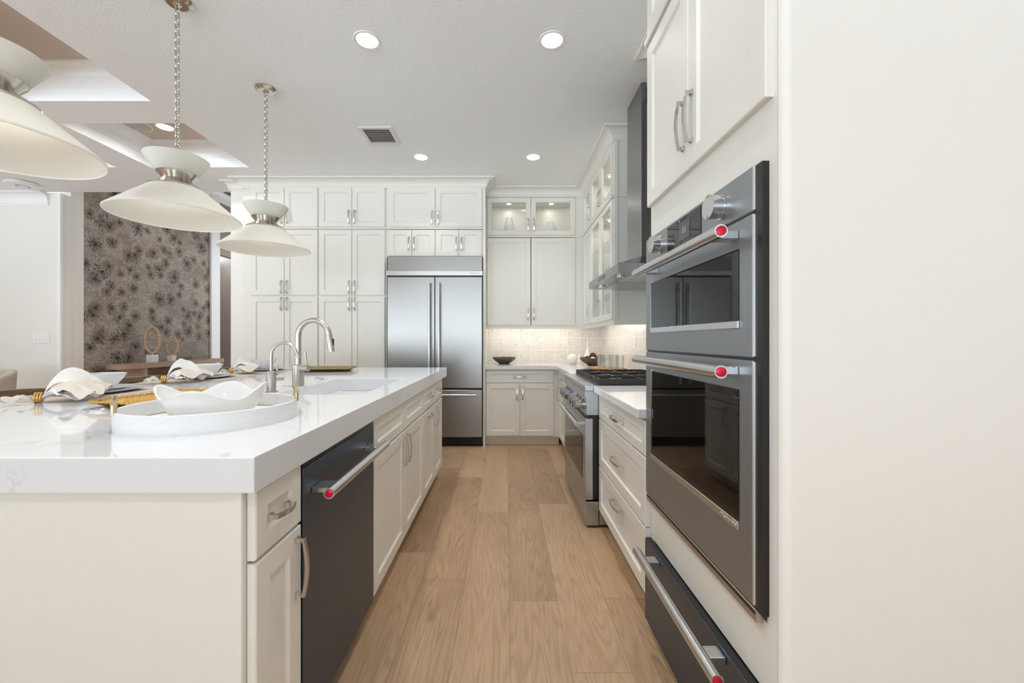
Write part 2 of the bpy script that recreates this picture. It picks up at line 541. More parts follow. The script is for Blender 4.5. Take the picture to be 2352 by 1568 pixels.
class MB:
    def __init__(s, M4=None):
        s.bm = bmesh.new()
        s.T = M4 or ID
        s.smooth = False
    def v(s, p):
        return s.bm.verts.new(s.T @ Vector(p))
    def face(s, vs):
        try:
            return s.bm.faces.new(vs)
        except ValueError:
            return None
    def box(s, x0, x1, y0, y1, z0, z1, bev=0.0, seg=1):
        x0, x1 = min(x0, x1), max(x0, x1); y0, y1 = min(y0, y1), max(y0, y1); z0, z1 = min(z0, z1), max(z0, z1)
        vs = [s.v((x, y, z)) for x in (x0, x1) for y in (y0, y1) for z in (z0, z1)]
        fs = [(0, 1, 3, 2), (4, 6, 7, 5), (0, 4, 5, 1), (2, 3, 7, 6), (0, 2, 6, 4), (1, 5, 7, 3)]
        ff = [s.face([vs[i] for i in f]) for f in fs]
        if bev > 0:
            es = list({e for f in ff for e in f.edges})
            bmesh.ops.bevel(s.bm, geom=es, offset=bev, segments=seg, affect='EDGES', profile=0.5)
        return s
    def quad(s, *ps):
        s.face([s.v(p) for p in ps])
        return s
    def rings(s, rings, closed=True, cap0=False, cap1=False):
        """skin between successive rings of points"""
        R = [[s.v(p) for p in r] for r in rings]
        n = len(R[0])
        for a, b in zip(R, R[1:]):
            for i in range(n if closed else n - 1):
                j = (i + 1) % n
                s.face([a[i], a[j], b[j], b[i]])
        if cap0: s.face(list(reversed(R[0])))
        if cap1: s.face(R[-1])
        return s
    def lathe(s, c, prof, seg=40, cap0=False, cap1=False):
        rr = []
        for r, z in prof:
            rr.append([(c[0] + r * math.cos(2 * PI * i / seg), c[1] + r * math.sin(2 * PI * i / seg), c[2] + z) for i in range(seg)])
        s.smooth = True
        return s.rings(rr, True, cap0, cap1)
    def tube(s, pts, r, seg=12, caps=True, ry=None, up=(0, 0, 1)):
        """sweep an ellipse along a polyline"""
        P = [Vector(p) for p in pts]
        n = len(P)
        rr = []
        prev = None
        for i, p in enumerate(P):
            t = (P[min(i + 1, n - 1)] - P[max(i - 1, 0)]).normalized()
            if prev is None:
                a = Vector(up)
                if abs(a.dot(t)) > 0.95: a = Vector((1, 0, 0))
                a = (a - t * a.dot(t)).normalized()
            else:
                a = (prev - t * prev.dot(t)).normalized()
            prev = a
            b = t.cross(a)
            q = r[i] if isinstance(r, (list, tuple)) else r
            q2 = q if ry is None else ry
            rr.append([p + a * (q * math.cos(2 * PI * k / seg)) + b * (q2 * math.sin(2 * PI * k / seg)) for k in range(seg)])
        s.smooth = True
        return s.rings([[tuple(x) for x in r_] for r_ in rr], True, caps, caps)
    def loop_tube(s, pts, r, seg=10):
        P = [Vector(p) for p in pts]
        n = len(P)
        c = sum(P, Vector()) / n
        rr = []
        nrm = (P[0] - c).cross(P[n // 4] - c).normalized()
        for i, p in enumerate(P):
            t = (P[(i + 1) % n] - P[i - 1]).normalized()
            b = t.cross(nrm).normalized()
            q = r[i] if isinstance(r, (list, tuple)) else r
            rr.append([tuple(p + nrm * (q * math.cos(2 * PI * k / seg)) + b * (q * math.sin(2 * PI * k / seg))) for k in range(seg)])
        rr.append(rr[0])
        s.smooth = True
        return s.rings(rr)
    def cyl(s, p0, p1, r, seg=24):
        return s.tube([p0, p1], r, seg)
    def sphere(s, c, r, seg=24, rings=14, sz=1.0):
        s.lathe(c, [(max(1e-4, r * math.sin(PI * i / rings)), -r * sz * math.cos(PI * i / rings)) for i in range(rings + 1)], seg, True, True)
        return s
    def grid(s, fn, nu, nv):
        V = [[s.v(fn(i / nu, j / nv)) for j in range(nv + 1)] for i in range(nu + 1)]
        for i in range(nu):
            for j in range(nv):
                s.face([V[i][j], V[i + 1][j], V[i + 1][j + 1], V[i][j + 1]])
        s.smooth = True
        return s
    def prism(s, poly, z0, z1):
        """extrude a plan polygon vertically"""
        s.rings([[(x, y, z0) for x, y in poly], [(x, y, z1) for x, y in poly]], True, True, True)
        return s
    def ring_slab(s, outer, inner, z0, z1):
        """rectangular slab with a rectangular hole; (x0,x1,y0,y1)"""
        def rect(r, z):
            return [(r[0], r[2], z), (r[1], r[2], z), (r[1], r[3], z), (r[0], r[3], z)]
        s.rings([rect(outer, z0), rect(outer, z1), rect(inner, z1), rect(inner, z0), rect(outer, z0)])
        return s
    def build(s, name, mat, parent=None, angle=35):
        bmesh.ops.remove_doubles(s.bm, verts=s.bm.verts, dist=1e-6)
        bmesh.ops.recalc_face_normals(s.bm, faces=s.bm.faces)
        o_ = origin_of(parent)
        if o_.length > 0:
            bmesh.ops.translate(s.bm, verts=s.bm.verts, vec=-o_)
        me = bpy.data.meshes.new(name)
        s.bm.to_mesh(me)
        s.bm.free()
        me.materials.append(M[mat] if isinstance(mat, str) else mat)
        if s.smooth:
            for p in me.polygons: p.use_smooth = True
            try:
                me.set_sharp_from_angle(angle=math.radians(angle))
            except Exception:
                pass
        o = bpy.data.objects.new(name, me)
        COL.objects.link(o)
        if parent: o.parent = parent
        return o


def origin_of(p):
    v = Vector()
    while p is not None:
        v += p.location
        p = p.parent
    return v


def tag(o, label, cat, group=None):
    o['label'] = label
    o['category'] = cat
    if group: o['group'] = group
    return o


def thing(name, label, cat, loc, group=None):
    o = bpy.data.objects.new(name, None)
    COL.objects.link(o)
    o.location = loc
    o.empty_display_size = 0.05
    return tag(o, label, cat, group)


def struct(o, label=None):
    o['kind'] = 'structure'
    if label: o['label'] = label
    return o


def solid(o, t, off=0.0):
    m = o.modifiers.new('thickness', 'SOLIDIFY')
    m.thickness = t
    m.offset = off
    return o


def subdiv(o, n=1):
    m = o.modifiers.new('smooth', 'SUBSURF')
    m.levels = n
    m.render_levels = n
    return o


def lettering(text, parent, M4, size, mat, ex=0.0006):
    c = bpy.data.curves.new('lettering', 'FONT')
    c.body = text
    c.size = size
    c.extrude = ex
    c.align_x = 'CENTER'
    c.align_y = 'CENTER'
    c.materials.append(M[mat])
    tmp = bpy.data.objects.new('lettering_curve', c)
    COL.objects.link(tmp)
    dg = bpy.context.evaluated_depsgraph_get()
    me = bpy.data.meshes.new_from_object(tmp.evaluated_get(dg))
    bpy.data.objects.remove(tmp)
    o = bpy.data.objects.new('lettering', me)
    COL.objects.link(o)
    o.parent = parent
    m = M4.copy()
    m.translation = m.translation - origin_of(parent)
    o.matrix_local = m
    return o


# ------------------------------------------------------------------ joinery
def door_mesh(F, u0, u1, v0, v1, t=0.02, w0=0.0, st=0.057, glass=False):
    """shaker front: frame with a recessed flat panel (or an opening)"""
    b = MB(F)
    def r(i, w):
        return [(u0 + i, v0 + i, w), (u1 - i, v0 + i, w), (u1 - i, v1 - i, w), (u0 + i, v1 - i, w)]
    st = min(st, (u1 - u0) * 0.3, (v1 - v0) * 0.3)
    w1 = w0 + t
    if glass:
        b.rings([r(0, w0), r(0, w1 - 0.003), r(0.003, w1), r(st - 0.006, w1), r(st, w1 - 0.008), r(st, w0), r(0, w0)])
    else:
        b.rings([r(0, w0), r(0, w1 - 0.003), r(0.003, w1), r(st, w1), r(st + 0.007, w1 - 0.009)], True, True, True)
    return b


def bow_handle(F, uc, vc, w, L=0.15, vertical=True, out=0.032):
    b = MB(F)
    n = 12
    pts = []
    def P(s, d, o):
        return (uc + d, vc + s, w + o) if vertical else (uc + s, vc + d, w + o)
    hw = 0.0055
    rings = []
    for i in range(n + 1):
        a = -1 + 2 * i / n
        s_ = a * (L / 2 - 0.006)
        o = out * (0.72 + 0.28 * (1 - a * a))
        th = 0.0075
        rings.append([P(s_, -hw, o - th), P(s_, hw, o - th), P(s_, hw, o), P(s_, -hw, o)])
    b.rings(rings, True, True, True)
    for e in (-1, 1):
        s0 = e * (L / 2 - 0.006)
        rr = []
        for o, k in ((0.0, 1.5), (0.004, 1.4), (0.010, 0.9), (out * 0.72, 0.95)):
            h = hw * k
            rr.append([P(s0 - h, -h, o), P(s0 - h, h, o), P(s0 + h, h, o), P(s0 + h, -h, o)])
        b.rings(rr, True, True, True)
    return b


def add_door(parent, F, u0, u1, v0, v1, handle=None, name='door', glass=False, L=0.15, st=0.057, hmat='nickel'):
    """handle: None or (u, v, vertical)"""
    d = door_mesh(F, u0, u1, v0, v1, glass=glass, st=st).build(name, 'cabinet', parent)
    if glass:
        g = MB(F)
        s_ = min(st, (u1 - u0) * 0.3, (v1 - v0) * 0.3)
        g.box(u0 + s_ - 0.004, u1 - s_ + 0.004, v0 + s_ - 0.004, v1 - s_ + 0.004, 0.006, 0.010)
        g.build('pane', 'pane', d)
    if handle:
        bow_handle(F, handle[0], handle[1], 0.02, L, handle[2]).build('handle', hmat, d)
    return d


def crown(path, name, side=1, mat='cabinet', z0=2.952, z1=3.046, out=0.105, prof=None):
    """moulding profile swept along a plan polyline with mitred corners; side=+1 puts the moulding to the right of travel"""
    P = [Vector((x, y)) for x, y in path]
    if prof is None:
        h = z1 - z0
        prof = [(0, -0.012), (0.012, -0.012), (0.012, 0.006), (0.018, 0.010)]
        for i in range(9):
            a = i / 8 * PI / 2
            prof.append((0.018 + (out - 0.026) * (1 - math.cos(a)), 0.012 + (h - 0.030) * math.sin(a)))
        prof += [(out, h - 0.014), (out, h), (0, h)]
    rings = []
    for i, p in enumerate(P):
        ns = []
        for a, b in ((i - 1, i), (i, i + 1)):
            if a >= 0 and b < len(P):
                t = (P[b] - P[a]).normalized()
                ns.append(Vector((t.y, -t.x)) * side)
        if len(ns) == 1:
            k = ns[0]
        else:
            k = (ns[0] + ns[1])
            k = k / (1 + ns[0].dot(ns[1]))
        rings.append([(p.x + k.x * d, p.y + k.y * d, z0 + z) for d, z in prof])
    return struct(MB().rings(rings, True, True, True).build(name, mat))


# ------------------------------------------------------------------ room shell
CZ = 3.048
b = MB(); b.box(-9.2, 3.2, -8.2, 10, -0.08, 0)
struct(b.build('floor', 'floor'), 'light oak plank floor')

# ceiling with coffer openings on the dining side
trays = [(-3.79, -2.735, 3.458, 4.34), (-3.79, -2.735, 2.16, 3.136), (-5.20, -4.15, 3.458, 4.34), (-5.20, -4.15, 2.16, 3.136)]
xs = [-9.2, -5.20, -4.15, -3.79, -2.735, 3.2]
ys = [-8.2, 2.16, 3.136, 3.458, 4.34, 5.05]
b = MB()
for i in range(len(xs) - 1):
    for j in range(len(ys) - 1):
        hole = any(abs(t[0] - xs[i]) < 1e-6 and abs(t[2] - ys[j]) < 1e-6 for t in trays)
        if not hole:
            b.quad((xs[i], ys[j], CZ), (xs[i], ys[j + 1], CZ), (xs[i + 1], ys[j + 1], CZ), (xs[i + 1], ys[j], CZ))
b.quad((-3.2, 5.05, CZ), (-3.2, 5.42, CZ), (3.2, 5.42, CZ), (3.2, 5.05, CZ))
b.box(-9.2, -3.2, 5.05, 5.07, CZ, 4.15)
struct(b.build('ceiling', 'ceiling'), 'pale textured ceiling')
for n, t in enumerate(trays):
    x0, x1, y0, y1 = t
    def rc(i, z):
        return [(x0 + i, y0 + i, z), (x1 - i, y0 + i, z), (x1 - i, y1 - i, z), (x0 + i, y1 - i, z)]
    b = MB()
    prof = [(0.0, CZ), (0.0, CZ + 0.098), (0.006, CZ + 0.100), (0.006, CZ + 0.112)]
    for i in range(7):
        a = i / 6 * PI / 2
        prof.append((0.010 + 0.085 * (1 - math.cos(a)), CZ + 0.115 + 0.125 * math.sin(a)))
    prof.append((0.10, CZ + 0.252))
    b.rings([rc(i, z) for i, z in prof])
    struct(b.build('trim_%d' % (n + 1), 'trim'))
    b = MB(); b.box(x0 - 0.02, x1 + 0.02, y0 - 0.02, y1 + 0.02, CZ + 0.252, CZ + 0.27)
    struct(b.build('ceiling_tray', 'taupe'))

b = MB(); b.box(1.24, 1.40, 0.926, 5.42, 0, CZ); struct(b.build('wall_right', 'wall'))
b = MB(); b.box(-3.2, 1.24, 5.26, 5.42, 0, CZ); struct(b.build('wall_back', 'wall'))
# end of the wall beside the tall oven cabinet, bullnose corner
b = MB()
arc = [(0.618 + 0.02 - 0.02 * math.cos(a), 0.905 + 0.02 - 0.02 * math.sin(a)) for a in [i / 8 * PI / 2 for i in range(9)]]
b.prism(arc + [(3.2, 0.905), (3.2, 0.9255), (0.618, 0.9255)], 0, CZ)
b.smooth = True
struct(b.build('wall_front', 'wall'), 'plain cream wall beside the tall oven cabinet')
b = MB(); b.box(3.2, 3.3, -8.2, 0.92, 0, CZ); struct(b.build('wall_hall', 'wall'))
# column at the end of the pantry
b = MB(); b.box(-3.206, -3.03, 4.74, 5.40, 0, CZ, 0.004); struct(b.build('wall_column', 'wall'))
# left wall with crown
b = MB(); b.box(-9.2, -5.59, 5.10, 5.24, 0, CZ); struct(b.build('wall_left', 'wall'), 'cream wall with light switch plate')
crown([(-5.72, 5.10), (-9.2, 5.10)], 'trim_5', side=-1, mat='trim', z0=2.90, out=0.10)
b = MB(); b.box(-5.62, -5.575, 5.092, 5.13, 0, CZ, 0.004); struct(b.build('trim_6', 'trim'))
b = MB(); b.box(-5.72, -5.60, 5.24, 5.40, 0, 4.15); struct(b.build('wall_return', 'wall'))
# feature wall, foyer
b = MB(); b.box(-5.72, -5.60, 5.40, 7.70, 0, 4.15); struct(b.build('wall_floral', 'floral'), 'wall panelled with brown floral tiles')
b = MB(); b.box(-5.72, -5.565, 7.70, 7.93, 0, 4.15, 0.004); struct(b.build('trim_7', 'trim'))
b = MB(); b.box(-5.72, -5.60, 7.93, 8.9, 2.88, 4.15); b.box(-5.72, -5.60, 8.9, 9.6, 0, 4.15); b.box(-6.9, -6.8, 7.9, 9.6, 0, 3.0)
b.box(-6.9, -5.6, 7.82, 7.92, 0, 3.0); struct(b.build('wall_foyer', 'brown_wall'))
crown([(-5.60, 9.6), (-5.60, 5.2)], 'trim_8', side=-1, mat='trim', z0=3.91, z1=4.07, out=0.11)
b = MB(); b.box(-7, -1.0, 5.07, 9.7, 4.15, 4.2); struct(b.build('ceiling_foyer', 'taupe'))
b = MB(); b.box(-3.2, -3.05, 5.42, 9.7, 0, 4.2); struct(b.build('wall_foyer_side', 'wall'))
b = MB()
b.box(-7, -4.65, 9.6, 9.7, 0, 4.2); b.box(-3.75, -3.0, 9.6, 9.7, 0, 4.2); b.box(-4.65, -3.75, 9.6, 9.7, 2.8, 4.2); b.box(-4.65, -3.75, 9.6, 9.7, 0, 0.3)
struct(b.build('wall_entrance', 'wall'))
# living-room walls behind the camera and far left, with glazed openings
b = MB()
b.box(-9.2, -7.5, -8.2, -8.0, 0, CZ); b.box(2.5, 3.3, -8.2, -8.0, 0, CZ)
b.box(-7.5, 2.5, -8.2, -8.0, 2.75, CZ); b.box(-7.5, 2.5, -8.2, -8.0, 0, 0.15)
struct(b.build('wall_rear', 'wall'))
for i, x in enumerate((-7.5, -5.0, -2.5, 0.0, 2.5)):
    b = MB(); b.box(x - 0.04, x + 0.04, -8.16, -8.04, 0.15, 2.75); struct(b.build('window_%d' % (i + 1), 'trim'))
b = MB()
b.box(-9.2, -9.0, -8.2, -3.7, 0, CZ); b.box(-9.2, -9.0, 1.0, 5.2, 0, CZ); b.box(-9.2, -9.0, -3.7, 1.0, 0, 0.4); b.box(-9.2, -9.0, -3.7, 1.0, 2.7, CZ)
struct(b.build('wall_far_left', 'wall'))

# backsplash
b = MB(); b.box(-0.235, 1.24, 5.25, 5.26, 0.914, 1.36); struct(b.build('wall_tile_back', 'splash_x'), 'marble mosaic backsplash')
b = MB(); b.box(1.23, 1.24, 1.73, 5.25, 0.914, 1.75); struct(b.build('wall_tile_side', 'splash_y'), 'marble mosaic backsplash beside range')

# crown mouldings of the cabinets
crown([(-3.01, 4.74), (-3.01, 4.66), (-0.235, 4.66), (-0.235, 4.95)], 'trim_9', side=1)
crown([(-3.206, 5.3), (-3.206, 4.74), (-3.03, 4.74)], 'trim_10', side=1, out=0.08)
crown([(-0.235, 4.95), (0.942, 4.95), (0.942, 3.55), (1.24, 3.55)], 'trim_11', side=1)
crown([(1.24, 2.56), (0.942, 2.56), (0.942, 1.735), (0.62, 1.735), (0.62, 0.93)], 'trim_12', side=1)

# ------------------------------------------------------------------ pantry wall
def rail(parent, F, u0, u1, v, h=0.022, out=0.026, name='rail'):
    b = MB(F); b.box(u0, u1, v - h / 2, v + h / 2, 0, out, 0.004)
    return b.build(name, 'cabinet', parent)


FY = 4.66
FB = F_BACK(FY)
for k, (x0, x1, dx0, dm, dx1, lab) in enumerate((
        (-3.01, -2.139, -2.908, -2.527, -2.149, 'tall white pantry cabinet nearest the hall, partly behind the small pendant'),
        (-2.139, -1.362, -2.129, -1.757, -1.380, 'tall white pantry cabinet standing directly against the stainless fridge'))):
    r = thing('pantry_cabinet', lab, 'cabinet', ((x0 + x1) / 2, 4.95, 0), 'pantry cabinets beside the fridge')
    b = MB(); b.box(x0, x1, FY, 5.25, 0.11, 2.96); b.box(x0, x1, FY + 0.06, 5.25, 0, 0.11); b.build('carcass', 'cabinet', r)
    for (z0, z1, hz) in ((2.497, 2.945, 2.60), (1.718, 2.466, 1.80), (0.125, 1.701, 1.61)):
        add_door(r, FB, dx0, dm - 0.002, z0, z1, (dm - 0.032, hz + 0.01, True))
        add_door(r, FB, dm + 0.002, dx1, z0, z1, (dm + 0.032, hz + 0.01, True))
    rail(r, FB, x0, x1, 2.482)

r = thing('fridge_top_cabinet', 'wide white two-door cabinet at the ceiling, topmost above the fridge', 'cabinet', (-0.80, 4.95, 2.48))
b = MB(); b.box(-1.362, -0.259, FY, 5.25, 2.48, 2.96); b.build('carcass', 'cabinet', r)
add_door(r, FB, -1.338, -0.809, 2.497, 2.940, (-0.842, 2.60, True))
add_door(r, FB, -0.803, -0.275, 2.497, 2.940, (-0.770, 2.60, True))
rail(r, FB, -1.362, -0.261, 2.482)
for (x0, x1, lab) in ((-1.362, -0.806, 'short white two-door cabinet right over the fridge, beside the pantry'),
                      (-0.806, -0.235, 'short white two-door cabinet right over the fridge, beside the glass-door uppers')):
    r = thing('bridge_cabinet', lab, 'cabinet', ((x0 + x1) / 2, 4.95, 2.15), 'short cabinets over the fridge')
    b = MB(); b.box(x0, min(x1, -0.259), FY, 5.25, 2.155, 2.469); b.build('carcass', 'cabinet', r)
    a0 = -1.338 if x0 < -1 else -0.798
    a1 = -0.811 if x0 < -1 else -0.275
    am = (a0 + a1) / 2
    add_door(r, FB, a0, am - 0.002, 2.163, 2.463, (am - 0.030, 2.305, True))
    add_door(r, FB, am + 0.002, a1, 2.163, 2.463, (am + 0.030, 2.305, True))
b = MB(); b.box(-0.258, -0.235, 4.60, 5.25, 0, 2.95)
tag(b.build('fridge_end_panel', 'cabinet'), 'narrow white upright panel closing the side of the fridge', 'panel')

# ------------------------------------------------------------------ fridge
r = thing('refrigerator', 'built-in stainless french-door refrigerator between pantry and back counter', 'refrigerator', (-0.79, 4.9, 0))
FF = F_BACK(4.60)
b = MB(); b.box(-1.340, -0.262, 4.601, 5.2, 0.10, 2.15); b.build('body', 'black', r)
b = MB(FF); b.box(-1.330, -0.268, 1.988, 2.148, 0, 0.022, 0.002); b.build('grille_panel', 'fridge_steel', r)
b = MB(FF); b.box(-1.342, -0.260, 1.928, 1.984, 0, 0.045, 0.003)
st_ = b.build('trim_strip', 'bright_steel', r)
lettering('KitchenAid', st_, frame_m((-0.352, 4.60 - 0.0455, 1.955), (1, 0, 0), (0, 0, 1), (0, -1, 0)), 0.022, 'etch')
for (x0, x1) in ((-1.330, -0.800), (-0.794, -0.268)):
    b = MB(FF); b.box(x0, x1, 0.668, 1.915, 0, 0.035, 0.004); d = b.build('door', 'fridge_steel', r)
    hx = -0.852 if x0 < -1 else -0.744
    b = MB(FF); b.cyl((hx, 0.72, 0.085), (hx, 1.845, 0.085), 0.0125)
    for z in (0.80, 1.77):
        b.box(hx - 0.008, hx + 0.008, z - 0.02, z + 0.02, 0.034, 0.085)
    b.build('handle', 'bright_steel', d)
b = MB(FF); b.box(-1.330, -0.268, 0.118, 0.645, 0, 0.035, 0.004); d = b.build('freezer_drawer', 'fridge_steel', r)
b = MB(FF); b.cyl((-1.27, 0.595, 0.085), (-0.325, 0.595, 0.085), 0.0125)
for x in (-1.19, -0.405):
    b.box(x - 0.03, x + 0.03, 0.587, 0.603, 0.034, 0.085)
b.build('handle', 'bright_steel', d)
b = MB(FF); b.box(-1.335, -0.265, 0.02, 0.112, -0.04, -0.02)
for i in range(9):
    b.box(-1.30, -0.30, 0.030 + i * 0.009, 0.034 + i * 0.009, -0.02, -0.014)
b.build('kick_grille', 'black', r)

# ------------------------------------------------------------------ back base cabinet and counters
FC = F_BACK(4.65)
r = thing('base_cabinet', 'white base cabinet with one wide drawer below the brown dish', 'cabinet', (0.16, 4.95, 0))
b = MB(); b.box(-0.235, 0.614, 4.65, 5.25, 0.10, 0.874); b.box(-0.235, 0.614, 4.72, 5.25, 0, 0.10); b.build('carcass', 'cabinet', r)
add_door(r, FC, -0.225, 0.542, 0.722, 0.862, (0.158, 0.792, False), 'drawer', st=0.045)
add_door(r, FC, -0.225, 0.157, 0.118, 0.712, (0.127, 0.60, True))
add_door(r, FC, 0.161, 0.542, 0.118, 0.712, (0.191, 0.60, True))

FR = F_RIGHT(0.614)
r = thing('base_cabinet', 'white base cabinet in the corner just beyond the range', 'cabinet', (0.92, 4.05, 0))
b = MB(); b.box(0.614, 1.235, 3.532, 5.245, 0.10, 0.874); b.box(0.69, 1.235, 3.532, 5.245, 0, 0.10); b.build('carcass', 'cabinet', r)
for (a0, a1, hs) in ((3.545, 3.985, 3.58), (3.99, 4.56, 4.03)):
    add_door(r, FR, -a1, -a0, 0.722, 0.862, (-(a0 + a1) / 2, 0.792, False), 'drawer', st=0.045)
    add_door(r, FR, -a1, -a0, 0.118, 0.712, (-(a1 - 0.03), 0.60, True))

r = thing('drawer_cabinet', 'white three-drawer base cabinet between range and wall oven', 'cabinet', (0.92, 2.17, 0))
b = MB(); b.box(0.614, 1.235, 1.735, 2.608, 0.10, 0.874); b.box(0.69, 1.235, 1.735, 2.608, 0, 0.10); b.build('carcass', 'cabinet', r)
for (z0, z1) in ((0.713, 0.862), (0.412, 0.706), (0.124, 0.405)):
    zz = (z0 + z1) / 2 + (0.06 if z1 < 0.7 else 0)
    add_door(r, FR, -2.603, -1.737, z0, z1, (-2.17, zz, False), 'drawer', L=0.17)

b = MB(); b.prism([(-0.235, 5.249), (-0.235, 4.60), (0.53, 4.60), (0.565, 4.565), (0.565, 3.532), (1.229, 3.532), (1.229, 5.249)], 0.875, 0.914)
tag(b.build('countertop', 'quartz'), 'L-shaped white quartz countertop carrying the bowls and glasses', 'countertop')
b = MB(); b.box(0.562, 1.229, 1.733, 2.608, 0.875, 0.914, 0.003)
tag(b.build('countertop', 'quartz'), 'short white quartz countertop between range and wall oven', 'countertop')

# ------------------------------------------------------------------ upper cabinets
def open_carcass(parent, F, u0, u1, v0, v1, depth, t=0.018, name='carcass', mid=(), back=True):
    """hollow cabinet, open to the front"""
    b = MB(F)
    b.box(u0, u0 + t, v0, v1, -depth, 0); b.box(u1 - t, u1, v0, v1, -depth, 0)
    b.box(u0 + t, u1 - t, v0, v0 + t, -depth, 0); b.box(u0 + t, u1 - t, v1 - t, v1, -depth, 0)
    b.box(u0 + t, u1 - t, v0 + t, v1 - t, -depth, -depth + 0.006)
    for z in mid:
        b.box(u0 + t, u1 - t, z - t / 2, z + t / 2, -depth + 0.006, 0)
    return b.build(name, 'cabinet', parent)


UB = F_BACK(4.95)
r = thing('wall_cabinet', 'white upper cabinet facing the aisle with two glass doors over solid doors', 'cabinet', (0.33, 5.1, 1.34))
open_carcass(r, UB, -0.235, 0.91, 1.372, 2.955, 0.298, mid=(2.46, 2.921))
add_door(r, UB, -0.227, 0.299, 2.478, 2.930, (0.268, 2.60, True), glass=True)
add_door(r, UB, 0.307, 0.838, 2.478, 2.930, (0.338, 2.60, True), glass=True)
add_door(r, UB, -0.227, 0.299, 1.389, 2.444, (0.268, 1.52, True))
add_door(r, UB, 0.307, 0.838, 1.389, 2.444, (0.338, 1.52, True))
rail(r, UB, -0.235, 0.92, 2.461)
b = MB(UB); b.box(0.840, 0.924, 1.3875, 2.955, 0, 0.004); b.box(-0.235, 0.924, 1.342, 1.387, -0.016, 0.004); b.build('face_frame', 'cabinet', r)
b = MB(); b.box(0.9245, 0.9440, 4.9345, 4.975, 1.342, 2.955); b.build('corner_filler', 'cabinet', r)

UR = F_RIGHT(0.945)
r = thing('wall_cabinet', 'white upper cabinet in the corner left of the hood, glass door over solid door', 'cabinet', (1.09, 4.65, 1.34))
open_carcass(r, UR, -4.944, -4.452, 1.372, 2.955, 0.289, mid=(2.46, 2.921))
add_door(r, UR, -4.86, -4.462, 2.478, 2.930, (-4.492, 2.60, True), glass=True)
add_door(r, UR, -4.86, -4.462, 1.389, 2.444, (-4.492, 1.52, True))
b = MB(UR); b.box(-4.93, -4.453, 1.342, 1.387, -0.016, 0.004); b.build('light_rail', 'cabinet', r)
b = MB(UR); b.box(-4.932, -4.864, 1.3875, 2.955, -0.001, 0.004); b.box(-4.863, -3.55, 2.932, 2.955, -0.001, 0.004); b.build('face_frame', 'cabinet', r)
rail(r, UR, -4.93, -4.452, 2.461)
r = thing('wall_cabinet', 'white upper cabinet beside the hood chimney with four tall glass doors', 'cabinet', (1.09, 4.0, 1.34))
open_carcass(r, UR, -4.450, -3.55, 1.372, 2.955, 0.289, mid=(2.46, 2.921))
for z in (2.15, 1.90, 1.64):
    b = MB(); b.box(0.965, 1.225, 3.57, 4.43, z - 0.004, z + 0.004); b.build('glass_shelf', 'pane', r)
for (z0, z1, hz) in ((2.478, 2.930, 2.60), (1.389, 2.444, 1.52)):
    add_door(r, UR, -4.44, -4.003, z0, z1, (-4.033, hz, True), glass=True)
    add_door(r, UR, -3.997, -3.56, z0, z1, (-3.967, hz, True), glass=True)
rail(r, UR, -4.450, -3.55, 2.461)
b = MB(UR); b.box(-4.449, -3.55, 1.342, 1.387, -0.016, 0.004); b.build('light_rail', 'cabinet', r)
b = MB(); b.box(0.946, 0.975, 3.542, 3.549, 1.372, 2.955); b.box(0.946, 1.23, 3.538, 3.549, 2.452, 2.474, 0.003); b.box(0.942, 1.23, 3.539, 3.549, 1.342, 1.371)
b.build('end_stile', 'cabinet', r)

r = thing('wall_cabinet', 'white upper cabinet between range hood and tall oven cabinet, mostly hidden', 'cabinet', (1.09, 2.1, 1.34))
open_carcass(r, UR, -2.56, -1.736, 1.372, 2.955, 0.289)
for (z0, z1, hz) in ((2.478, 2.930, 2.60), (1.389, 2.444, 1.52)):
    add_door(r, UR, -2.55, -2.152, z0, z1, (-2.18, hz, True))
    add_door(r, UR, -2.146, -1.745, z0, z1, (-2.118, hz, True))

# under-cabinet LED strips
b = MB(); b.box(-0.20, 0.90, 4.985, 5.005, 1.358, 1.368)
tag(b.build('light_strip', 'lamp_warm'), 'warm glowing light strip under the uppers facing the aisle', 'light strip')
b = MB(); b.box(0.975, 0.995, 3.60, 4.90, 1.358, 1.368)
tag(b.build('light_strip', 'lamp_warm'), 'warm glowing light strip under the uppers left of the hood', 'light strip')
b = MB(); b.box(0.975, 0.995, 1.80, 2.50, 1.358, 1.368)
tag(b.build('light_strip', 'lamp_warm'), 'warm light strip under the hidden upper between hood and oven', 'light strip')

# puck lights and vases behind the glass doors
for x, w in ((0.036, 'left'), (0.565, 'right')):
    r = thing('puck_light', 'small round cabinet light above the %s vase' % ('taller' if w == 'left' else 'shorter'), 'light', (x, 5.07, 2.911), 'cabinet puck lights')
    b = MB(); b.lathe((x, 5.07, 2.9005), [(0.036, 0.011), (0.036, 0.0), (0.026, 0.0), (0.026, 0.004)], 24); b.build('bezel', 'nickel', r)
    b = MB(); b.lathe((x, 5.07, 2.9015), [(0.0005, 0.0), (0.0255, 0.0)], 24); b.build('lens', 'puck', r)
for (x, y, z, lab) in ((1.09, 4.70, 2.911, 'small cabinet light in the corner glass-door cabinet'), (1.09, 4.22, 2.911, 'small cabinet light in the top tier, far door beside the chimney'),
                       (1.09, 3.78, 2.911, 'small cabinet light in the top tier, near door beside the chimney'), (1.09, 4.22, 2.450, 'small cabinet light over the shelves behind the far glass door'),
                       (1.09, 3.78, 2.450, 'small cabinet light over the shelves behind the near glass door')):
    r = thing('puck_light', lab, 'light', (x, y, z), 'cabinet puck lights')
    b = MB(); b.lathe((x, y, z - 0.011), [(0.036, 0.011), (0.036, 0.0), (0.026, 0.0), (0.026, 0.004)], 24); b.build('bezel', 'nickel', r)
    b = MB(); b.lathe((x, y, z - 0.010), [(0.0005, 0.0), (0.0255, 0.0)], 24); b.build('lens', 'puck_bright', r)
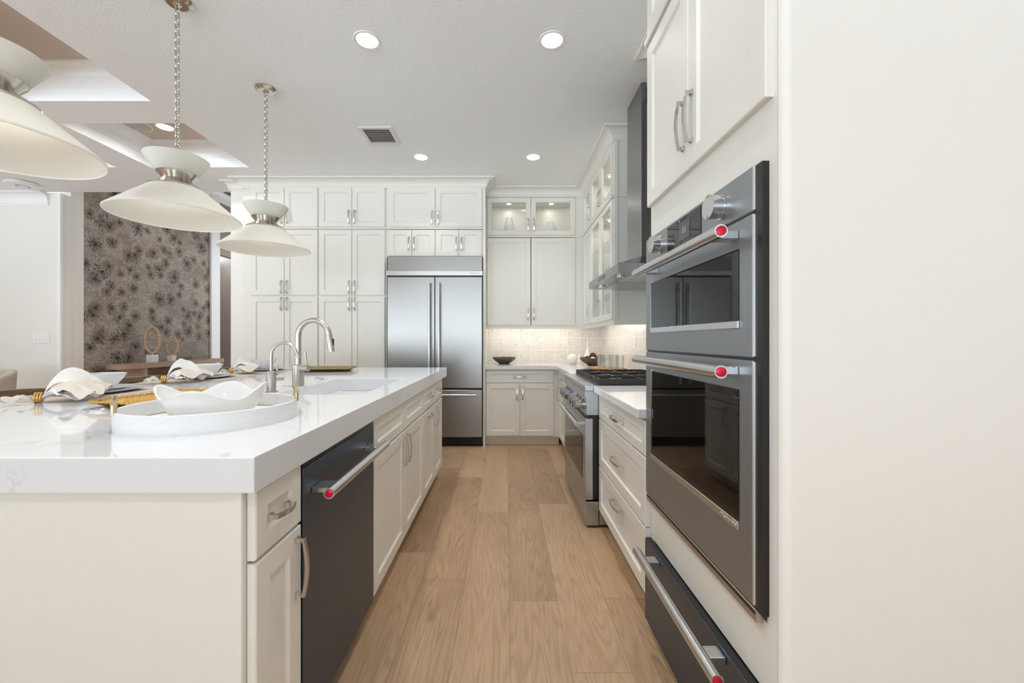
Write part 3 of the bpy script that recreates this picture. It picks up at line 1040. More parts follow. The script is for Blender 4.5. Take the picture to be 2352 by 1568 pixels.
def vase_prof(h, r):
    return [(0.001, 0), (r * 0.55, 0), (r * 0.78, h * 0.06), (r * 0.98, h * 0.28), (r, h * 0.42), (r * 0.93, h * 0.62), (r * 0.72, h * 0.86), (r * 0.60, h * 0.97), (r * 0.63, h), (r * 0.56, h * 0.98), (r * 0.62, h * 0.8), (0.001, h * 0.2)]
b = MB(); b.lathe((0.040, 5.155, 2.469), vase_prof(0.275, 0.064), 32)
tag(b.build('vase', 'white_ceramic'), 'taller white ceramic vase behind the glass door nearer the fridge', 'vase', 'white vases behind glass')
b = MB(); b.lathe((0.565, 5.155, 2.469), vase_prof(0.222, 0.070), 32)
tag(b.build('vase', 'white_ceramic'), 'shorter white ceramic vase behind the glass door nearer the corner', 'vase', 'white vases behind glass')

# ------------------------------------------------------------------ range hood
r = thing('range_hood', 'stainless chimney range hood over the gas range', 'range hood', (1.0, 3.07, 1.645))
b = MB(); b.box(0.965, 1.235, 2.905, 3.235, 1.76, 3.044, 0.003); ch = b.build('chimney', 'hood_steel', r)
b = MB()
for i in range(9):
    b.box(1.00, 1.10, 2.902, 2.9048, 2.90 + i * 0.013, 2.907 + i * 0.013)
b.build('vent_slot', 'slot', ch)
b = MB()
lo = [(0.72, 2.613), (1.235, 2.613), (1.235, 3.527), (0.72, 3.527)]
hi = [(0.95, 2.890), (1.235, 2.890), (1.235, 3.250), (0.95, 3.250)]
b.rings([[(x, y, 1.645) for x, y in lo], [(x, y, 1.702) for x, y in lo], [(x, y, 1.80) for x, y in hi]], True, True, True)
b.build('canopy', 'hood_steel', r)
b = MB(); b.box(0.7175, 0.7195, 2.97, 3.17, 1.662, 1.688); b.build('control_window', 'display', r)
for (y0, y1) in ((2.66, 3.06), (3.08, 3.48)):
    b = MB(); b.box(0.84, 1.20, y0, y1, 1.640, 1.6445); b.build('filter', 'range_steel', r)
for y in (2.80, 3.34):
    b = MB(); b.lathe((0.785, y, 1.6385), [(0.034, 0.006), (0.034, 0.0), (0.026, 0.0), (0.001, 0.003)], 24); b.build('lamp', 'bright_steel', r)

# ------------------------------------------------------------------ gas range
r = thing('gas_range', 'stainless pro-style gas range with black grates below the hood', 'range', (0.9, 3.07, 0))
Y0, Y1 = 2.614, 3.526
b = MB(); b.box(0.60, 1.225, Y0, Y1, 0.03, 0.880); b.box(0.60, 0.66, Y0 + 0.004, Y1 - 0.004, 0.02, 0.9); b.build('body', 'range_steel', r)
b = MB(); b.box(0.507, 1.225, Y0, Y1, 0.8805, 0.915, 0.002); b.build('cooktop', 'range_steel', r)
b = MB(); b.rings([[(x, y, z) for x, z in ((0.507, 0.880), (0.507, 0.842), (0.518, 0.838), (0.518, 0.727), (0.598, 0.727), (0.598, 0.880))] for y in (Y0, Y1)], True, True, True)
cp = b.build('control_panel', 'range_steel', r)
for y in (2.720, 2.830, 2.940, 3.200, 3.310, 3.420):
    b = MB(); b.tube([(0.518, y, 0.782), (0.508, y, 0.782), (0.5079, y, 0.782), (0.500, y, 0.782), (0.4999, y, 0.782), (0.458, y, 0.782), (0.456, y, 0.782)], [0.036, 0.036, 0.030, 0.030, 0.033, 0.034, 0.030], 28)
    b.build('knob', 'knob_steel', cp)
b = MB(); b.box(0.522, 0.596, Y0 + 0.004, Y1 - 0.004, 0.700, 0.727); b.build('vent_gap', 'black', r)
b = MB(); b.box(0.507, 0.560, Y0, Y1, 0.180, 0.703, 0.003); d = b.build('oven_door', 'range_steel', r)
b = MB(); b.box(0.562, 0.598, Y0 + 0.01, Y1 - 0.01, 0.182, 0.700); b.build('door_seal', 'black', r)
b = MB(); b.box(0.5045, 0.5068, 2.70, 3.44, 0.295, 0.580, 0.001); b.build('window', 'dark_glass', d)
b = MB(); b.cyl((0.458, 2.625, 0.668), (0.458, 3.49, 0.668), 0.0165)
for y in (2.665, 3.45):
    b.box(0.458, 0.508, y - 0.012, y + 0.012, 0.660, 0.676)
hd = b.build('handle', 'bright_steel', d)
b = MB(); b.tube([(0.458, 2.6255, 0.668), (0.458, 2.622, 0.668), (0.458, 2.621, 0.668)], [0.0125, 0.0125, 0.011], 24); b.build('end_cap', 'etch', d)
b = MB(); b.box(0.515, 0.598, Y0 + 0.002, Y1 - 0.002, 0.015, 0.168, 0.003); b.build('kick_panel', 'range_steel', r)
b = MB(); b.box(0.60, 1.18, 2.632, 3.508, 0.916, 0.924); b.build('burner_pan', 'black', r)
for k in range(3):
    ya, yb = 2.636 + k * 0.291, 2.636 + k * 0.291 + 0.285
    b = MB(); t = 0.016
    z0, z1 = 0.936, 0.956
    b.box(0.605, 1.175, ya, ya + t, z0 - 0.012, z1); b.box(0.605, 1.175, yb - t, yb, z0 - 0.012, z1)
    b.box(0.606, 0.606 + t, ya + t, yb - t, z0 - 0.012, z1 - 0.002); b.box(1.158, 1.174, ya + t, yb - t, z0 - 0.012, z1 - 0.002)
    ym = (ya + yb) / 2
    b.box(0.88, 0.896, ya + t, yb - t, z0, z1)
    for xc in (0.745, 1.03):
        for (dx, dy) in ((1, 0), (-1, 0), (0, 1), (0, -1)):
            x_, y_ = xc + dx * 0.045, ym + dy * 0.045
            ex, ey = xc + dx * 0.135, ym + dy * 0.142
            b.box(min(x_, ex) - (0.007 if dx == 0 else 0), max(x_, ex) + (0.007 if dx == 0 else 0),
                  min(y_, ey) - (0.007 if dy == 0 else 0), max(y_, ey) + (0.007 if dy == 0 else 0), z0 + 0.002, z1 + 0.004)
    for x in (0.613, 1.167):
        for y in (ya + 0.008, yb - 0.008):
            b.box(x - 0.01, x + 0.01, y - 0.01, y + 0.01, 0.922, z0 - 0.0125)
    b.build('grate', 'iron', r)
    for xc in (0.745, 1.03):
        b = MB(); b.lathe((xc, ym, 0.924), [(0.055, 0), (0.055, 0.008), (0.042, 0.010), (0.042, 0.020), (0.036, 0.023), (0.001, 0.024)], 28); b.build('burner', 'iron', r)

# ------------------------------------------------------------------ tall oven cabinet and its appliances
TF = F_RIGHT(0.618)
r = thing('tall_oven_cabinet', 'tall white cabinet housing the wall oven at the end of the run', 'cabinet', (0.93, 1.33, 0))
b = MB()
b.box(0.618, 1.235, 0.927, 0.962, 0.0, 2.955); b.box(0.618, 1.235, 1.70, 1.732, 0.0, 2.955)
b.box(0.618, 1.235, 0.962, 1.70, 1.628, 2.955); b.box(0.618, 1.235, 0.962, 1.70, 0.374, 0.540); b.box(0.65, 1.235, 0.962, 1.70, 0.0, 0.05)
b.build('carcass', 'cabinet', r)
for (z0, z1) in ((1.770, 2.440), (2.488, 2.940)):
    hz = z0 + 0.157
    add_door(r, TF, -1.727, -1.3405, z0, z1, (-1.368, hz, True), L=0.165)
    add_door(r, TF, -1.3365, -0.938, z0, z1, (-1.307, hz, True), L=0.165)
rail(r, TF, -1.735, -0.93, 2.464, h=0.024, out=0.030)

OF = F_RIGHT(0.597)      # front plane of the appliance doors
def bar_handle(parent, xb, z, y0, y1, rr, xd, mat='bright_steel', br=0.07, bz=0.011):
    b = MB(); b.cyl((xb, y0, z), (xb, y1, z), rr, 28)
    for y in (y0 + br, y1 - br):
        b.box(xb, xd, y - 0.022, y + 0.022, z - bz, z + bz, 0.002)
    h = b.build('handle', mat, parent)
    return h
def medallion(parent, xb, y, z, rr, mat='red'):
    b = MB(); b.tube([(xb, y, z), (xb, y - 0.0025, z), (xb, y - 0.003, z)], [rr * 0.74, rr * 0.74, rr * 0.66], 28)
    return b.build('medallion', mat, parent)

r = thing('wall_oven', 'stainless double wall oven with red-tipped handles in the tall cabinet', 'oven', (0.9, 1.36, 0.54))
b = MB(); b.box(0.626, 1.20, 0.972, 1.692, 0.545, 1.622); b.box(0.602, 0.628, 0.955, 1.733, 0.56, 1.630); b.build('body', 'black', r)
b = MB(); b.box(0.5975, 0.618, 0.984, 1.736, 1.521, 1.632, 0.003); cp = b.build('control_panel', 'oven_steel', r)
b = MB(); b.box(0.5985, 0.6045, 0.9812, 0.9838, 1.524, 1.629, 0.0008); b.build('lit_edge_strip', 'lit_edge', cp)  # pale strip paints the light caught by the near edge
b = MB(); b.box(0.6050, 0.6255, 0.981, 0.9838, 0.569, 1.629); b.build('side_gasket', 'black', r)
b = MB(); b.box(0.5955, 0.5975, 1.245, 1.50, 1.530, 1.622); ds = b.build('display', 'dark_glass', cp)
b = MB(); b.box(0.5945, 0.5956, 1.318, 1.398, 1.545, 1.607); b.build('screen', 'display', cp)
lettering('85', cp, frame_m((0.5943, 1.358, 1.576), (0, -1, 0), (0, 0, 1), (-1, 0, 0)), 0.030, 'etch', 0.0002)
for y in (1.122, 1.565):
    b = MB(); b.tube([(0.598, y, 1.5755), (0.590, y, 1.5755), (0.589, y, 1.5755), (0.584, y, 1.5755), (0.583, y, 1.5755), (0.556, y, 1.5755), (0.554, y, 1.5755), (0.556, y, 1.5755)],
                     [0.035, 0.035, 0.029, 0.029, 0.032, 0.033, 0.030, 0.027], 36)
    b.build('knob', 'bright_steel', cp)
for (z0, z1, w0, w1, s0, hz, lt) in ((1.166, 1.516, 1.259, 1.443, 1.239, 1.4795, False), (0.566, 1.159, 0.745, 1.083, 0.722, 1.1305, True)):
    b = MB(OF); b.box(-1.736, -0.984, z0, z1, -0.018, 0, 0.003); d = b.build('door', 'oven_steel', r)
    b = MB(); b.box(0.5985, 0.6045, 0.9812, 0.9838, z0 + 0.003, z1 - 0.003, 0.0008); b.build('lit_edge_strip', 'lit_edge', d)
    b = MB(OF); b.box(-1.664, -1.042, w0, w1, 0.0, 0.0018, 0.0008); b.build('window', 'dark_glass', d)
    b = MB(OF); b.box(-1.666, -1.040, s0, w0 - 0.0005, 0.0, 0.005, 0.0015); sp = b.build('trim_strip', 'bright_steel', d)
    b = MB(OF); b.box(-1.672, -1.666, s0, w1 + 0.004, 0.0, 0.004); b.build('window_edge', 'bright_steel', d)
    if lt:
        lettering('KitchenAid', d, frame_m((0.5915, 1.085, (s0 + w0) / 2), (0, -1, 0), (0, 0, 1), (-1, 0, 0)), 0.017, 'steel_letter', 0.0006)
    h = bar_handle(r, 0.532, hz, 1.006, 1.668, 0.0165, 0.5975, br=0.060)
    medallion(h, 0.532, 1.006, hz, 0.0165)
b = MB(); b.box(0.600, 0.622, 0.975, 1.735, 0.530, 0.560, 0.002); b.build('vent_trim', 'satin_nickel', r)
b = MB(); b.box(0.599, 0.6005, 0.98, 1.73, 0.548, 0.556); b.build('vent_slot', 'slot', r)

r = thing('warming_drawer', 'dark stainless warming drawer near the floor below the wall oven', 'drawer', (0.9, 1.36, 0.05))
b = MB(); b.box(0.62, 1.18, 0.975, 1.695, 0.06, 0.362); b.build('body', 'black', r)
b = MB(); b.box(0.592, 0.6199, 0.955, 1.733, 0.030, 0.368, 0.002); b.build('front_panel', 'dark_steel', r)
b = MB(); b.box(0.5935, 0.619, 0.957, 1.731, 0.3682, 0.370); b.build('top_edge', 'black', r)
h = bar_handle(r, 0.535, 0.346, 1.030, 1.668, 0.0165, 0.592, br=0.085)
medallion(h, 0.535, 1.030, 0.346, 0.0165)

# ------------------------------------------------------------------ island
IF = F_ISL(-0.582)
b = MB()
SX0, SX1, SY0, SY1 = -2.187, -0.546, 0.883, 3.755
b.ring_slab((SX0, SX1, SY0, SY1), (-1.10, -0.674, 1.892, 2.68), 0.876, 0.955)
o = b.build('island_countertop', 'quartz')
bv = o.modifiers.new('eased_edge', 'BEVEL'); bv.width = 0.003; bv.segments = 2
tag(o, 'thick white veined quartz slab on the island', 'countertop')
# sink
r = thing('sink', 'white undermount sink set in the island slab', 'sink', (-0.887, 2.286, 0.66))
def rrect(x0, x1, y0, y1, rad, z, n=5):
    pts = []
    for cx, cy, a0 in ((x1 - rad, y1 - rad, 0), (x0 + rad, y1 - rad, PI / 2), (x0 + rad, y0 + rad, PI), (x1 - rad, y0 + rad, 1.5 * PI)):
        for i in range(n + 1):
            a = a0 + i / n * PI / 2
            pts.append((cx + rad * math.cos(a), cy + rad * math.sin(a), z))
    return pts
b = MB()
b.rings([rrect(-1.13, -0.645, 1.86, 2.71, 0.02, 0.8755), rrect(-1.105, -0.669, 1.887, 2.685, 0.03, 0.8755), rrect(-1.10, -0.674, 1.892, 2.68, 0.035, 0.868),
         rrect(-1.092, -0.682, 1.90, 2.672, 0.04, 0.69), rrect(-1.06, -0.715, 1.93, 2.64, 0.04, 0.665)], True, False, True)
b.smooth = True
b.build('basin', 'white_ceramic', r)
b = MB(); b.lathe((-0.887, 2.286, 0.6655), [(0.001, 0.001), (0.03, 0.001), (0.045, 0.002), (0.045, 0.0)], 24); b.build('drain', 'nickel', r)

# island body, end panel toward the camera
r = thing('kitchen_island', 'white island body with a plain panelled end toward the camera', 'island', (-1.2, 2.3, 0))
b = MB(); b.box(-1.90, -1.16, 0.925, 3.60, 0.0, 0.8755); b.build('body', 'cabinet', r)
b = MB(); b.box(-2.187, -0.600, 0.905, 0.924, 0.0, 0.8755, 0.002); b.box(-0.6005, -0.584, 0.900, 0.930, 0.0, 0.8755, 0.002); b.build('end_panel', 'cabinet', r)
b = MB(); b.box(-1.16, -0.665, 0.93, 3.58, 0.0, 0.099); b.build('toe_kick', 'cabinet', r)

r = thing('island_cabinet', 'narrow white island cabinet of drawer and door beside the dishwasher', 'cabinet', (-0.75, 1.02, 0.1))
b = MB(); b.box(-0.90, -0.583, 0.931, 1.122, 0.10, 0.874); b.build('carcass', 'cabinet', r)
add_door(r, IF, 0.9155, 1.118, 0.712, 0.868, (1.005, 0.79, False), 'drawer', L=0.085)
add_door(r, IF, 0.9155, 1.118, 0.114, 0.704, (1.093, 0.60, True), L=0.16)

r = thing('dishwasher', 'dark steel dishwasher with red-tipped bar handle in the island', 'dishwasher', (-0.75, 1.43, 0.1))
b = MB(); b.box(-1.14, -0.595, 1.129, 1.729, 0.10, 0.868); b.build('body', 'black', r)
b = MB(); b.box(-0.592, -0.5615, 1.131, 1.7275, 0.105, 0.852, 0.003); b.build('door', 'dark_steel', r)
b = MB(); b.box(-0.592, -0.566, 1.131, 1.7275, 0.8525, 0.868); b.build('control_strip', 'black', r)
b = MB(); b.cyl((-0.50, 1.150, 0.7755), (-0.50, 1.700, 0.7755), 0.0155, 28)
for y in (1.205, 1.645):
    b.box(-0.5615, -0.50, y - 0.03, y + 0.03, 0.7675, 0.7835, 0.002)
h = b.build('handle', 'bright_steel', r)
medallion(h, -0.50, 1.150, 0.7755, 0.0155)
b = MB(); b.box(-0.66, -0.645, 1.131, 1.7275, 0.01, 0.10); b.build('kick_plate', 'black', r)

r = thing('sink_cabinet', 'white two-door sink cabinet in the island past the dishwasher', 'cabinet', (-0.87, 2.25, 0.1))
b = MB(); b.box(-0.66, -0.583, 1.735, 2.770, 0.10, 0.874); b.box(-1.15, -0.66, 1.735, 2.770, 0.10, 0.14); b.build('carcass', 'cabinet', r)
for (y0, y1, hs) in ((1.740, 2.259, 2.226), (2.265, 2.768, 2.300)):
    add_door(r, IF, y0, y1, 0.712, 0.868, None, 'false_drawer_front')
    add_door(r, IF, y0, y1, 0.114, 0.704, (hs, 0.60, True), L=0.16)
r = thing('pullout_cabinet', 'white island cabinet with a drawer over a pull-out front', 'cabinet', (-0.87, 3.0, 0.1))
b = MB(); b.box(-1.15, -0.583, 2.773, 3.198, 0.10, 0.874); b.build('carcass', 'cabinet', r)
add_door(r, IF, 2.775, 3.196, 0.712, 0.868, (2.986, 0.79, False), 'drawer')
add_door(r, IF, 2.775, 3.196, 0.114, 0.704, (2.986, 0.655, False), 'pullout_front')
r = thing('island_cabinet', 'white island cabinet of drawer and door closest to the fridge', 'cabinet', (-0.87, 3.4, 0.1))
b = MB(); b.box(-1.15, -0.583, 3.201, 3.60, 0.10, 0.874); b.build('carcass', 'cabinet', r)
add_door(r, IF, 3.203, 3.582, 0.712, 0.868, (3.392, 0.79, False), 'drawer')
add_door(r, IF, 3.203, 3.582, 0.114, 0.704, (3.235, 0.60, True), L=0.16)

# ------------------------------------------------------------------ faucets and buttons
def arc_pts(c, r, a0, a1, n, d=(1, 0)):
    """vertical arc; d is its plan direction"""
    return [(c[0] + d[0] * r * math.cos(a), c[1] + d[1] * r * math.cos(a), c[2] + r * math.sin(a)) for a in [a0 + (a1 - a0) * i / n for i in range(n + 1)]]

TZ = 0.955
fx, fy = -1.158, 2.27
r = thing('kitchen_faucet', 'tall brushed nickel gooseneck faucet behind the sink', 'faucet', (fx, fy, TZ))
b = MB(); b.lathe((fx, fy, TZ), [(0.031, 0), (0.031, 0.113), (0.028, 0.116), (0.017, 0.117)], 32, True); b.build('body', 'satin_nickel', r)
R = 0.0875
dirv = (1.0, -0.05)
pts = [(fx, fy, TZ + 0.11), (fx, fy, TZ + 0.20)] + arc_pts((fx + R * dirv[0], fy + R * dirv[1], 1.230), R, PI, 0.12, 18, dirv)
b = MB(); b.tube(pts, 0.0155, 20); b.build('spout', 'satin_nickel', r)
p = Vector(pts[-1])
q = p + Vector((0.016, -0.001, -0.098))
b = MB(); b.tube([p, p.lerp(q, 0.04), p.lerp(q, 0.5), q], [0.0158, 0.0165, 0.0170, 0.0175], 20); s_ = b.build('spray_head', 'satin_nickel', r)
m_ = p.lerp(q, 0.45)
b = MB(); b.box(m_.x + 0.013, m_.x + 0.021, m_.y - 0.007, m_.y + 0.007, m_.z - 0.02, m_.z + 0.02, 0.003); b.build('button', 'black', s_)
b = MB(); b.cyl((fx + 0.02, fy - 0.01, TZ + 0.098), (fx + 0.066, fy - 0.018, TZ + 0.098), 0.0185, 24); lv = b.build('valve', 'satin_nickel', r)
b = MB(); b.cyl((fx + 0.055, fy - 0.016, TZ + 0.11), (fx + 0.046, fy - 0.016, TZ + 0.188), 0.0055, 14); b.build('lever', 'satin_nickel', lv)

fx, fy = -1.144, 1.985
r = thing('filter_faucet', 'small brushed nickel filtered water faucet nearer the round tray', 'faucet', (fx, fy, TZ))
b = MB(); b.lathe((fx, fy, TZ), [(0.028, 0), (0.028, 0.005), (0.0215, 0.006), (0.0215, 0.098), (0.019, 0.102), (0.008, 0.103)], 30, True); b.build('body', 'satin_nickel', r)
R = 0.062
pts = [(fx, fy, TZ + 0.10), (fx, fy, TZ + 0.14)] + arc_pts((fx + R, fy, 1.133), R, PI, 0.25, 16)
e = pts[-1]
pts.append((e[0] + 0.012, e[1], e[2] - 0.025))
b = MB(); b.tube(pts, 0.0075, 14); b.build('spout', 'satin_nickel', r)
b = MB(); b.cyl((fx + 0.015, fy + 0.01, TZ + 0.068), (fx + 0.045, fy + 0.03, TZ + 0.068), 0.014, 20); lv = b.build('valve', 'satin_nickel', r)
b = MB(); b.cyl((fx + 0.022, fy + 0.012, TZ + 0.078), (fx + 0.022, fy + 0.012, TZ + 0.135), 0.005, 12); b.build('lever', 'satin_nickel', lv)

for (x, y, lab) in ((-1.459, 1.472, 'round chrome disc on the slab left of the round tray'), (-1.20, 2.62, 'small round chrome button on the slab behind the tall faucet')):
    rr = 0.036 if y < 2 else 0.026
    r = thing('push_button', lab, 'button', (x, y, TZ))
    b = MB(); b.lathe((x, y, TZ), [(rr, 0.0), (rr, 0.006), (rr * 0.92, 0.009), (rr * 0.6, 0.009)], 32, True); b.build('ring', 'bright_steel', r)
    b = MB(); b.lathe((x, y, TZ + 0.0085), [(rr * 0.6, 0), (rr * 0.55, 0.003), (0.001, 0.004)], 24); b.build('cap', 'satin_nickel', r)

# ------------------------------------------------------------------ round tray and wavy bowl
tx, ty = -0.927, 1.295
r = thing('round_tray', 'round white herringbone tray with brass handles on the island slab', 'tray', (tx, ty, TZ))
Rr = 0.2353
b = MB(); b.lathe((tx, ty, TZ), [(Rr, 0.0), (Rr, 0.054), (Rr - 0.002, 0.056), (Rr - 0.007, 0.056), (Rr - 0.009, 0.054), (Rr - 0.009, 0.012)], 96)
b.build('rim', 'herring', r)
b = MB(); b.lathe((tx, ty, TZ), [(0.001, 0.001), (Rr - 0.002, 0.001), (Rr - 0.009, 0.010), (0.001, 0.010)], 96); b.build('base', 'white_matte', r)
for a in (222, 30):
    a = math.radians(a)
    t = (-math.sin(a), math.cos(a)); c_ = (tx + (Rr - 0.005) * math.cos(a), ty + (Rr - 0.005) * math.sin(a))
    b = MB()
    b.cyl((c_[0] - t[0] * 0.062, c_[1] - t[1] * 0.062, TZ + 0.085), (c_[0] + t[0] * 0.062, c_[1] + t[1] * 0.062, TZ + 0.085), 0.0075, 18)
    for s_ in (-0.044, 0.044):
        b.cyl((c_[0] + t[0] * s_, c_[1] + t[1] * s_, TZ + 0.05), (c_[0] + t[0] * s_, c_[1] + t[1] * s_, TZ + 0.083), 0.0062, 16)
    b.build('handle', 'brass', r)

bx, by, bz = -0.945, 1.315, TZ + 0.0145
def wavy(u, v):
    th = 2 * PI * u
    t = v
    rim = 0.079 + 0.018 * math.cos(4 * th - 1.10) + 0.005 * math.cos(2 * th - 1.2)
    rad = 0.140 * (1 + 0.05 * math.cos(4 * th - 1.10))
    rr = 0.070 * min(1, t / 0.2) + (rad - 0.070) * (max(0, t - 0.2) / 0.8) ** 0.52 if t > 0 else 0.0003
    z = rim * (max(0, t - 0.18) / 0.82) ** 1.40
    return (bx + rr * math.cos(th), by + rr * math.sin(th), bz + z)
b = MB(); b.grid(wavy, 96, 24)
o = solid(b.build('wavy_bowl', 'white_ceramic', None, 180), 0.006, 1.0)
tag(o, 'white porcelain bowl with a wavy petal rim inside the round tray', 'bowl')

# ------------------------------------------------------------------ gold trays
def gold_tray(name, cx, cy, L, W, rot, mat, label, cells):
    r = thing(name, label, 'tray', (cx, cy, TZ), 'embossed gold trays on the island')
    r.rotation_euler.z = rot
    def loc(p):
        return (cx + p[0], cy + p[1], TZ + p[2])
    b = MB()
    def rl(dx, z):
        return [loc(p) for p in rrect(-L / 2 + dx, L / 2 - dx, -W / 2 + dx, W / 2 - dx, 0.03, z, 6)]
    b.rings([rl(0.04, 0.001), rl(0.012, 0.018), rl(0.0, 0.026), rl(0.0, 0.029), rl(0.014, 0.022), rl(0.045, 0.006)], True, True, True)
    b.smooth = True
    b.build('pan', mat, r)
    base = [Vector(p) for p in rl(0.0, 0.027)]
    # rope border: dense path with a swelling radius
    dense = []
    n = len(base)
    for i in range(n):
        a, c = base[i], base[(i + 1) % n]
        m = max(1, int((c - a).length / 0.004))
        dense += [a.lerp(c, k / m) for k in range(m)]
    rad = [0.0052 + 0.0013 * math.sin(i * 1.1) for i in range(len(dense))]
    b = MB(); b.loop_tube([tuple(p) for p in dense], rad, 8); b.build('rope_rim', mat, r)
    return r
gold_tray('gold_tray', -1.385, 1.655, 0.38, 0.25, math.radians(78), 'gold_tray', 'shiny embossed gold tray behind the round white tray', 3)
gold_tray('gold_tray', -1.475, 3.33, 0.44, 0.26, math.radians(8), 'dull_gold', 'duller embossed gold tray behind the tall faucet', 3)

# ------------------------------------------------------------------ place settings
rng = random.Random(4)
def square_ring(cx, cy, half, z, e=3.2, n=48, rot=0.0):
    out = []
    for i in range(n):
        a = 2 * PI * i / n
        c, s = math.cos(a), math.sin(a)
        k = half / (abs(c) ** e + abs(s) ** e) ** (1 / e)
        x, y = k * c, k * s
        out.append((cx + x * math.cos(rot) - y * math.sin(rot), cy + x * math.sin(rot) + y * math.cos(rot), z))
    return out


def napkin_piece(cx, cy, z, ang, L, spread, lift, nf, amp, seed, start=0.012, curl=0.0):
    """a gathered cloth fan that leaves the ring and opens out in folds"""
    def fn(u, v):
        th = (u - 0.5) * spread
        t = v
        rr = start + L * t * (0.88 + 0.12 * math.sin(7 * u + seed))
        w = nf * u + seed + 0.25 * mnoise.noise(Vector((u * 2, t * 1.5, seed)))
        tri = 4 * abs(w - math.floor(w + 0.5)) - 1
        fold = (0.65 * tri + 0.35 * math.sin(2 * PI * w)) * amp * (0.35 + 0.65 * t)
        nz = mnoise.noise(Vector((u * 4 + seed, t * 3.5, seed * 1.7)))
        nz2 = mnoise.noise(Vector((u * 9 + seed, t * 8, seed * 2.3)))
        h = lift * math.sin(PI * min(1, (t ** 0.72) * (0.85 + curl))) * (0.55 + 0.45 * math.cos((u - 0.5) * PI)) + fold + (0.020 * nz + 0.006 * nz2) * min(1, 2 * t)
        x = rr * math.cos(th); y = rr * math.sin(th)
        a = ang
        return (cx + x * math.cos(a) - y * math.sin(a), cy + x * math.sin(a) + y * math.cos(a), z + max(0.002 + 0.004 * t, 0.014 + h))
    return fn


settings = ((-1.95, 1.96, -1.86, 1.62, 'nearest the camera'), (-1.985, 2.70, -2.0, 2.38, 'beside the filter faucet, middle of three'),
            (-1.99, 3.35, -2.04, 3.02, 'farthest along the island, near the pantry'))
for k, (px, py, nx, ny, where) in enumerate(settings):
    seed = 1.3 + 2.1 * k
    b = MB(); b.box(px - 0.185, px + 0.19, py - 0.30, py + 0.23, TZ, TZ + 0.003, 0.001)
    tag(b.build('placemat', 'placemat'), 'blush placemat under the setting ' + where, 'placemat', 'placemats on the island')
    b = MB(); z = TZ + 0.0035
    b.rings([square_ring(px, py, s_, z + h) for s_, h in ((0.07, 0.0), (0.10, 0.002), (0.145, 0.014), (0.147, 0.016), (0.144, 0.017), (0.10, 0.006), (0.01, 0.005))], True, True, True); b.smooth = True
    tag(b.build('dinner_plate', 'plate_blue'), 'pale grey dinner plate at the setting ' + where, 'plate', 'dinner plates on the island')
    z2 = z + 0.0125
    b = MB()
    b.rings([square_ring(px, py, s_, z2 + h) for s_, h in ((0.05, 0.0), (0.075, 0.003), (0.112, 0.013), (0.114, 0.015), (0.111, 0.016), (0.075, 0.006), (0.01, 0.005))], True, True, True); b.smooth = True
    tag(b.build('salad_plate', 'white_ceramic'), 'white salad plate stacked at the setting ' + where, 'plate', 'salad plates on the island')
    z3 = z2 + 0.0085
    b = MB()
    b.rings([square_ring(px, py, s_, z3 + h) for s_, h in ((0.035, 0.0), (0.048, 0.008), (0.072, 0.045), (0.083, 0.068), (0.080, 0.069), (0.068, 0.044), (0.045, 0.012), (0.01, 0.008))], True, True, True); b.smooth = True
    tag(b.build('soup_bowl', 'white_ceramic'), 'white square-sided bowl stacked at the setting ' + where, 'bowl', 'soup bowls on the island')
    a = math.radians((38, 30, 24)[k])
    r = thing('napkin', 'beige linen napkin fanned through a gold ring, setting ' + where, 'napkin', (nx, ny, TZ + 0.004), 'linen napkins on the island')
    sc = (1.0, 0.95, 0.82)[k]
    b = MB()
    b.grid(napkin_piece(nx, ny, TZ, a, 0.24 * sc, 1.9, 0.070 * sc, 3.0, 0.020, seed), 64, 28)
    o = b.build('main_fold', 'linen', r, 80); subdiv(solid(o, 0.002))
    b = MB()
    b.grid(napkin_piece(nx, ny, TZ + 0.006, a + 0.25, 0.20 * sc, 1.2, 0.110 * sc, 2.0, 0.024, seed + 2.0, 0.012, 0.10), 56, 26)
    o = b.build('upper_fold', 'linen_white', r, 80); subdiv(solid(o, 0.002))
    b = MB()
    b.grid(napkin_piece(nx, ny, TZ + 0.002, a - 0.50, 0.20 * sc, 1.0, 0.045 * sc, 3.0, 0.018, seed + 4.0), 56, 26)
    o = b.build('lower_fold', 'linen_white', r, 80); subdiv(solid(o, 0.002))
    b = MB()
    b.grid(napkin_piece(nx, ny, TZ, a + PI, 0.085 * sc, 1.0, 0.018, 1.5, 0.008, seed + 1.0), 24, 10)
    o = b.build('tail', 'linen', r, 80); subdiv(solid(o, 0.002))
    rg = thing('napkin_ring', 'gold napkin ring around the napkin ' + where, 'napkin ring', (nx, ny, TZ + 0.02), 'gold napkin rings')
    d = Vector((math.cos(a), math.sin(a), 0)); s_ = Vector((-math.sin(a), math.cos(a), 0))
    for i, off in enumerate((-0.008, 0.0, 0.008)):
        b = MB(); b.loop_tube([tuple(Vector((nx, ny, TZ + 0.0235)) + d * off + s_ * (0.0195 * math.cos(t)) + Vector((0, 0, 0.0195 * math.sin(t)))) for t in [2 * PI * j / 28 for j in range(28)]], 0.0036, 8)
        b.build('band', 'gold', rg)

